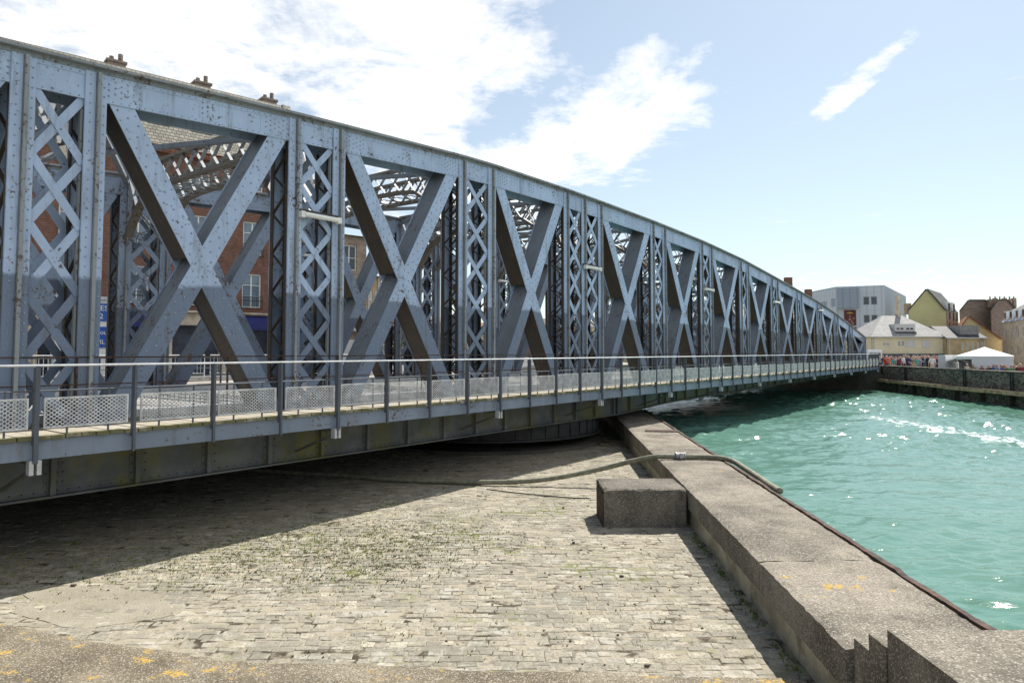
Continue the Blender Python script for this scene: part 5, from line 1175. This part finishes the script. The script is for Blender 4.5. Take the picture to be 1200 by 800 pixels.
# ------------------------------------------------------------------ people
def make_body(pose):
    """one continuous skinned figure, 1.7 m, feet on z=0, facing -y"""
    aL, aR, stride = pose
    V = {'pel': (0, 0, .92, .145), 'wai': (0, 0, 1.08, .130), 'che': (0, .0, 1.28, .155), 'nek': (0, 0, 1.44, .060), 'hed': (0, -.01, 1.56, .092), 'top': (0, -.005, 1.66, .070)}
    for s, n in ((-1, 'l'), (1, 'r')):
        ang = aL if n == 'l' else aR; sh = Vector((s * .185, 0, 1.38)); el = sh + Vector((s * .06, -.02 - .10 * ang, -.27 + .06 * ang)); ha = el + Vector((s * (.02 - .10 * ang), -.06 - .20 * ang, -.24 + .30 * ang))
        V['sh' + n] = tuple(sh) + (.062,); V['el' + n] = tuple(el) + (.045,); V['ha' + n] = tuple(ha) + (.035,); hh = ha + (ha - el).normalized() * .12; V['fi' + n] = tuple(hh) + (.026,)
        st_ = stride * s; V['hi' + n] = (s * .085, 0, .84, .10); V['kn' + n] = (s * .095, -.03 - st_ * .10, .47, .066); V['an' + n] = (s * .10, st_ * .14, .07, .043); V['to' + n] = (s * .12, st_ * .14 - .16, .035, .035)
    E = [('pel', 'wai'), ('wai', 'che'), ('che', 'nek'), ('nek', 'hed'), ('hed', 'top')]
    for n in 'lr': E += [('che', 'sh' + n), ('sh' + n, 'el' + n), ('el' + n, 'ha' + n), ('ha' + n, 'fi' + n), ('pel', 'hi' + n), ('hi' + n, 'kn' + n), ('kn' + n, 'an' + n), ('an' + n, 'to' + n)]
    keys = list(V); me = bpy.data.meshes.new('person_body'); me.from_pydata([V[k][:3] for k in keys], [(keys.index(a), keys.index(b)) for a, b in E], [])
    o = bpy.data.objects.new('tmp', me); C.objects.link(o); md = o.modifiers.new('s', 'SKIN'); o.modifiers.new('d', 'SUBSURF').levels = 2
    for i, k in enumerate(keys): me.skin_vertices[0].data[i].radius = (V[k][3],) * 2; me.skin_vertices[0].data[i].use_root = (k == 'pel')
    bpy.context.view_layer.update(); out = bpy.data.meshes.new_from_object(o.evaluated_get(bpy.context.evaluated_depsgraph_get())); bpy.data.objects.remove(o)
    for _ in range(4): out.materials.append(M['skin'])     # skin, top, trousers, hair
    hx = V['hal'][2], V['har'][2]
    for p in out.polygons:
        c = p.center; p.use_smooth = True
        if c.z > 1.44: p.material_index = 3 if (c.z > 1.635 or (c.y > 0.025 and c.z > 1.5)) else 0
        elif c.z < 0.97 and abs(c.x) < 0.22 and not (abs(c.x) > 0.19 and c.z > 0.6): p.material_index = 2
        elif abs(c.x) > 0.17 and c.z < V['ellr'[:2] + ('l' if c.x < 0 else 'r')][2] - 0.02: p.material_index = 0
        else: p.material_index = 1
    return out
bodies = [make_body(p) for p in ((0.0, 0.1, 0.2), (0.9, 0.1, 0.0), (0.5, 0.9, 0.6), (0.1, 0.0, -0.5))]
CL = {'red': (0.55, 0.035, 0.025), 'white': (0.70, 0.70, 0.68), 'navy': (0.02, 0.03, 0.09), 'black': (0.018, 0.018, 0.02), 'grey': (0.22, 0.23, 0.24), 'teal': (0.10, 0.35, 0.36), 'maroon': (0.16, 0.02, 0.035), 'khaki': (0.26, 0.24, 0.14), 'pink': (0.60, 0.30, 0.34), 'blue': (0.07, 0.16, 0.42), 'green': (0.10, 0.20, 0.10), 'beige': (0.48, 0.42, 0.32), 'orange': (0.60, 0.17, 0.05), 'purple': (0.14, 0.07, 0.18)}
HC = {'brown': (0.07, 0.04, 0.02), 'dark': (0.015, 0.012, 0.01), 'fair': (0.35, 0.24, 0.11), 'grey': (0.32, 0.31, 0.30), 'white-hatted': (0.75, 0.74, 0.70)}
CM = {k: plain('cloth_' + k, v, 0.85, 0.12, 6) for k, v in CL.items()}; HM = {k: plain('hair_' + k.replace('-', '_'), v, 0.6, 0.1, 10) for k, v in HC.items()}
def person(x, y, z, rz, top, leg, hair, label, group, body, sc=1.0):
    o = bpy.data.objects.new('person', bodies[body]); C.objects.link(o); o.location = (x, y, z); o.rotation_euler = (0, 0, rz); o.scale = (sc, sc, sc)
    for i, mm in ((1, CM[top]), (2, CM[leg]), (3, HM[hair])): o.material_slots[i].link = 'OBJECT'; o.material_slots[i].material = mm
    tag(o, label, 'person', group)
rr = random.Random(17)
crowd = [(1037.5, 60.5, 'red', 'black', 'brown'), (1041.5, 62, 'orange', 'navy', 'white-hatted'), (1034, 66, 'navy', 'grey', 'dark'), (1046.5, 61, 'teal', 'beige', 'grey'), (1049, 63, 'white', 'navy', 'brown'), (1052, 60.5, 'maroon', 'black', 'dark'), (1055, 62, 'black', 'blue', 'fair'), (1057.5, 60.8, 'white', 'black', 'dark'), (1060, 63.5, 'navy', 'beige', 'white-hatted'), (1062, 61.3, 'purple', 'black', 'brown'), (1065, 62.5, 'black', 'grey', 'grey'), (1068.5, 60.2, 'khaki', 'khaki', 'white-hatted'), (1071.5, 61.5, 'maroon', 'navy', 'white-hatted'), (1074, 63, 'grey', 'black', 'fair'), (1076.5, 60.6, 'pink', 'blue', 'brown'), (1079, 62, 'white', 'blue', 'fair'), (1081.5, 61, 'navy', 'black', 'brown'), (1084, 63, 'grey', 'navy', 'dark'), (1086.5, 60.4, 'black', 'black', 'white-hatted'), (1089, 62.3, 'teal', 'black', 'dark'), (1091.5, 59.4, 'white', 'beige', 'grey'), (1094, 61.5, 'blue', 'grey', 'fair'), (1096.5, 60.2, 'red', 'navy', 'dark'), (1099, 61.5, 'red', 'grey', 'white-hatted'), (1101.5, 59.3, 'red', 'black', 'dark'), (1104, 60.5, 'green', 'black', 'brown'), (1106, 58.5, 'black', 'navy', 'dark'), (1030, 67, 'beige', 'navy', 'brown'), (1044, 66, 'grey', 'blue', 'dark'), (1088, 66, 'khaki', 'black', 'grey'), (1054, 67, 'blue', 'black', 'grey'), (1070, 67, 'beige', 'grey', 'dark')]
right = [(1132, 47.2, 'beige', 'grey', 'fair'), (1139, 47.4, 'khaki', 'beige', 'brown'), (1149, 46.4, 'maroon', 'grey', 'dark'), (1157.5, 46.0, 'black', 'black', 'dark'), (1163, 46.6, 'blue', 'navy', 'dark'), (1166.5, 46.0, 'grey', 'black', 'brown'), (1177, 45.6, 'navy', 'navy', 'dark'), (1187, 45.3, 'black', 'blue', 'dark'), (1194.5, 45.0, 'maroon', 'black', 'brown'), (1198.5, 46.5, 'purple', 'navy', 'dark')]
used = {(c[2], c[3], c[4]) for c in crowd}; rc = random.Random(23)
while len(crowd) < 50:
    q = (rc.choice(['navy', 'black', 'grey', 'white', 'maroon', 'blue', 'khaki', 'red', 'teal', 'beige']), rc.choice(['navy', 'black', 'grey', 'blue', 'khaki']), rc.choice(['brown', 'dark', 'fair', 'grey']))
    if q in used: continue
    used.add(q); crowd.append((rc.uniform(1036, 1106), rc.uniform(58.6, 66), *q))
usedr = {(c[2], c[3], c[4]) for c in right}
while len(right) < 17:
    q = (rc.choice(['navy', 'black', 'grey', 'white', 'blue', 'green']), rc.choice(['navy', 'black', 'grey', 'blue']), rc.choice(['brown', 'dark', 'fair', 'grey']))
    if q in usedr: continue
    usedr.add(q); right.append((rc.uniform(1168, 1205), rc.uniform(44.6, 46.4), *q))
hairtxt = {'brown': 'brown-haired', 'dark': 'dark-haired', 'fair': 'fair-haired', 'grey': 'grey-haired', 'white-hatted': 'white-hatted'}
def ptxt(top, leg, hair, where): return '%s person in %s top and %s trousers %s' % (hairtxt[hair], top, leg, where)
for i, (px, Y, top, leg, hair) in enumerate(crowd):
    person(PX(px, Y), Y, bank_z(Y), rr.uniform(-0.9, 0.9), top, leg, hair, ptxt(top, leg, hair, 'in the crowd before the cream house'), 'crowd behind the far quay wall', i % 4, rr.uniform(0.93, 1.06))
for i, (px, Y, top, leg, hair) in enumerate(right):
    person(PX(px, Y), Y, bank_z(Y), rr.uniform(-1.2, 1.2), top, leg, hair, ptxt(top, leg, hair, 'on the far quay by the white tent'), 'people by the market tent', (i + 1) % 4, rr.uniform(0.93, 1.04))
assert len({o['label'] for o in bpy.data.objects if o.name.startswith('person')}) == len(crowd) + len(right)
p = F0 + FU * (-7.6) + FN * 6.7
person(p.x, p.y, SG, FA, 'white', 'black', 'dark', 'dark-haired person in a white top behind the barrier below the blue signs', 'people on the street', 1)
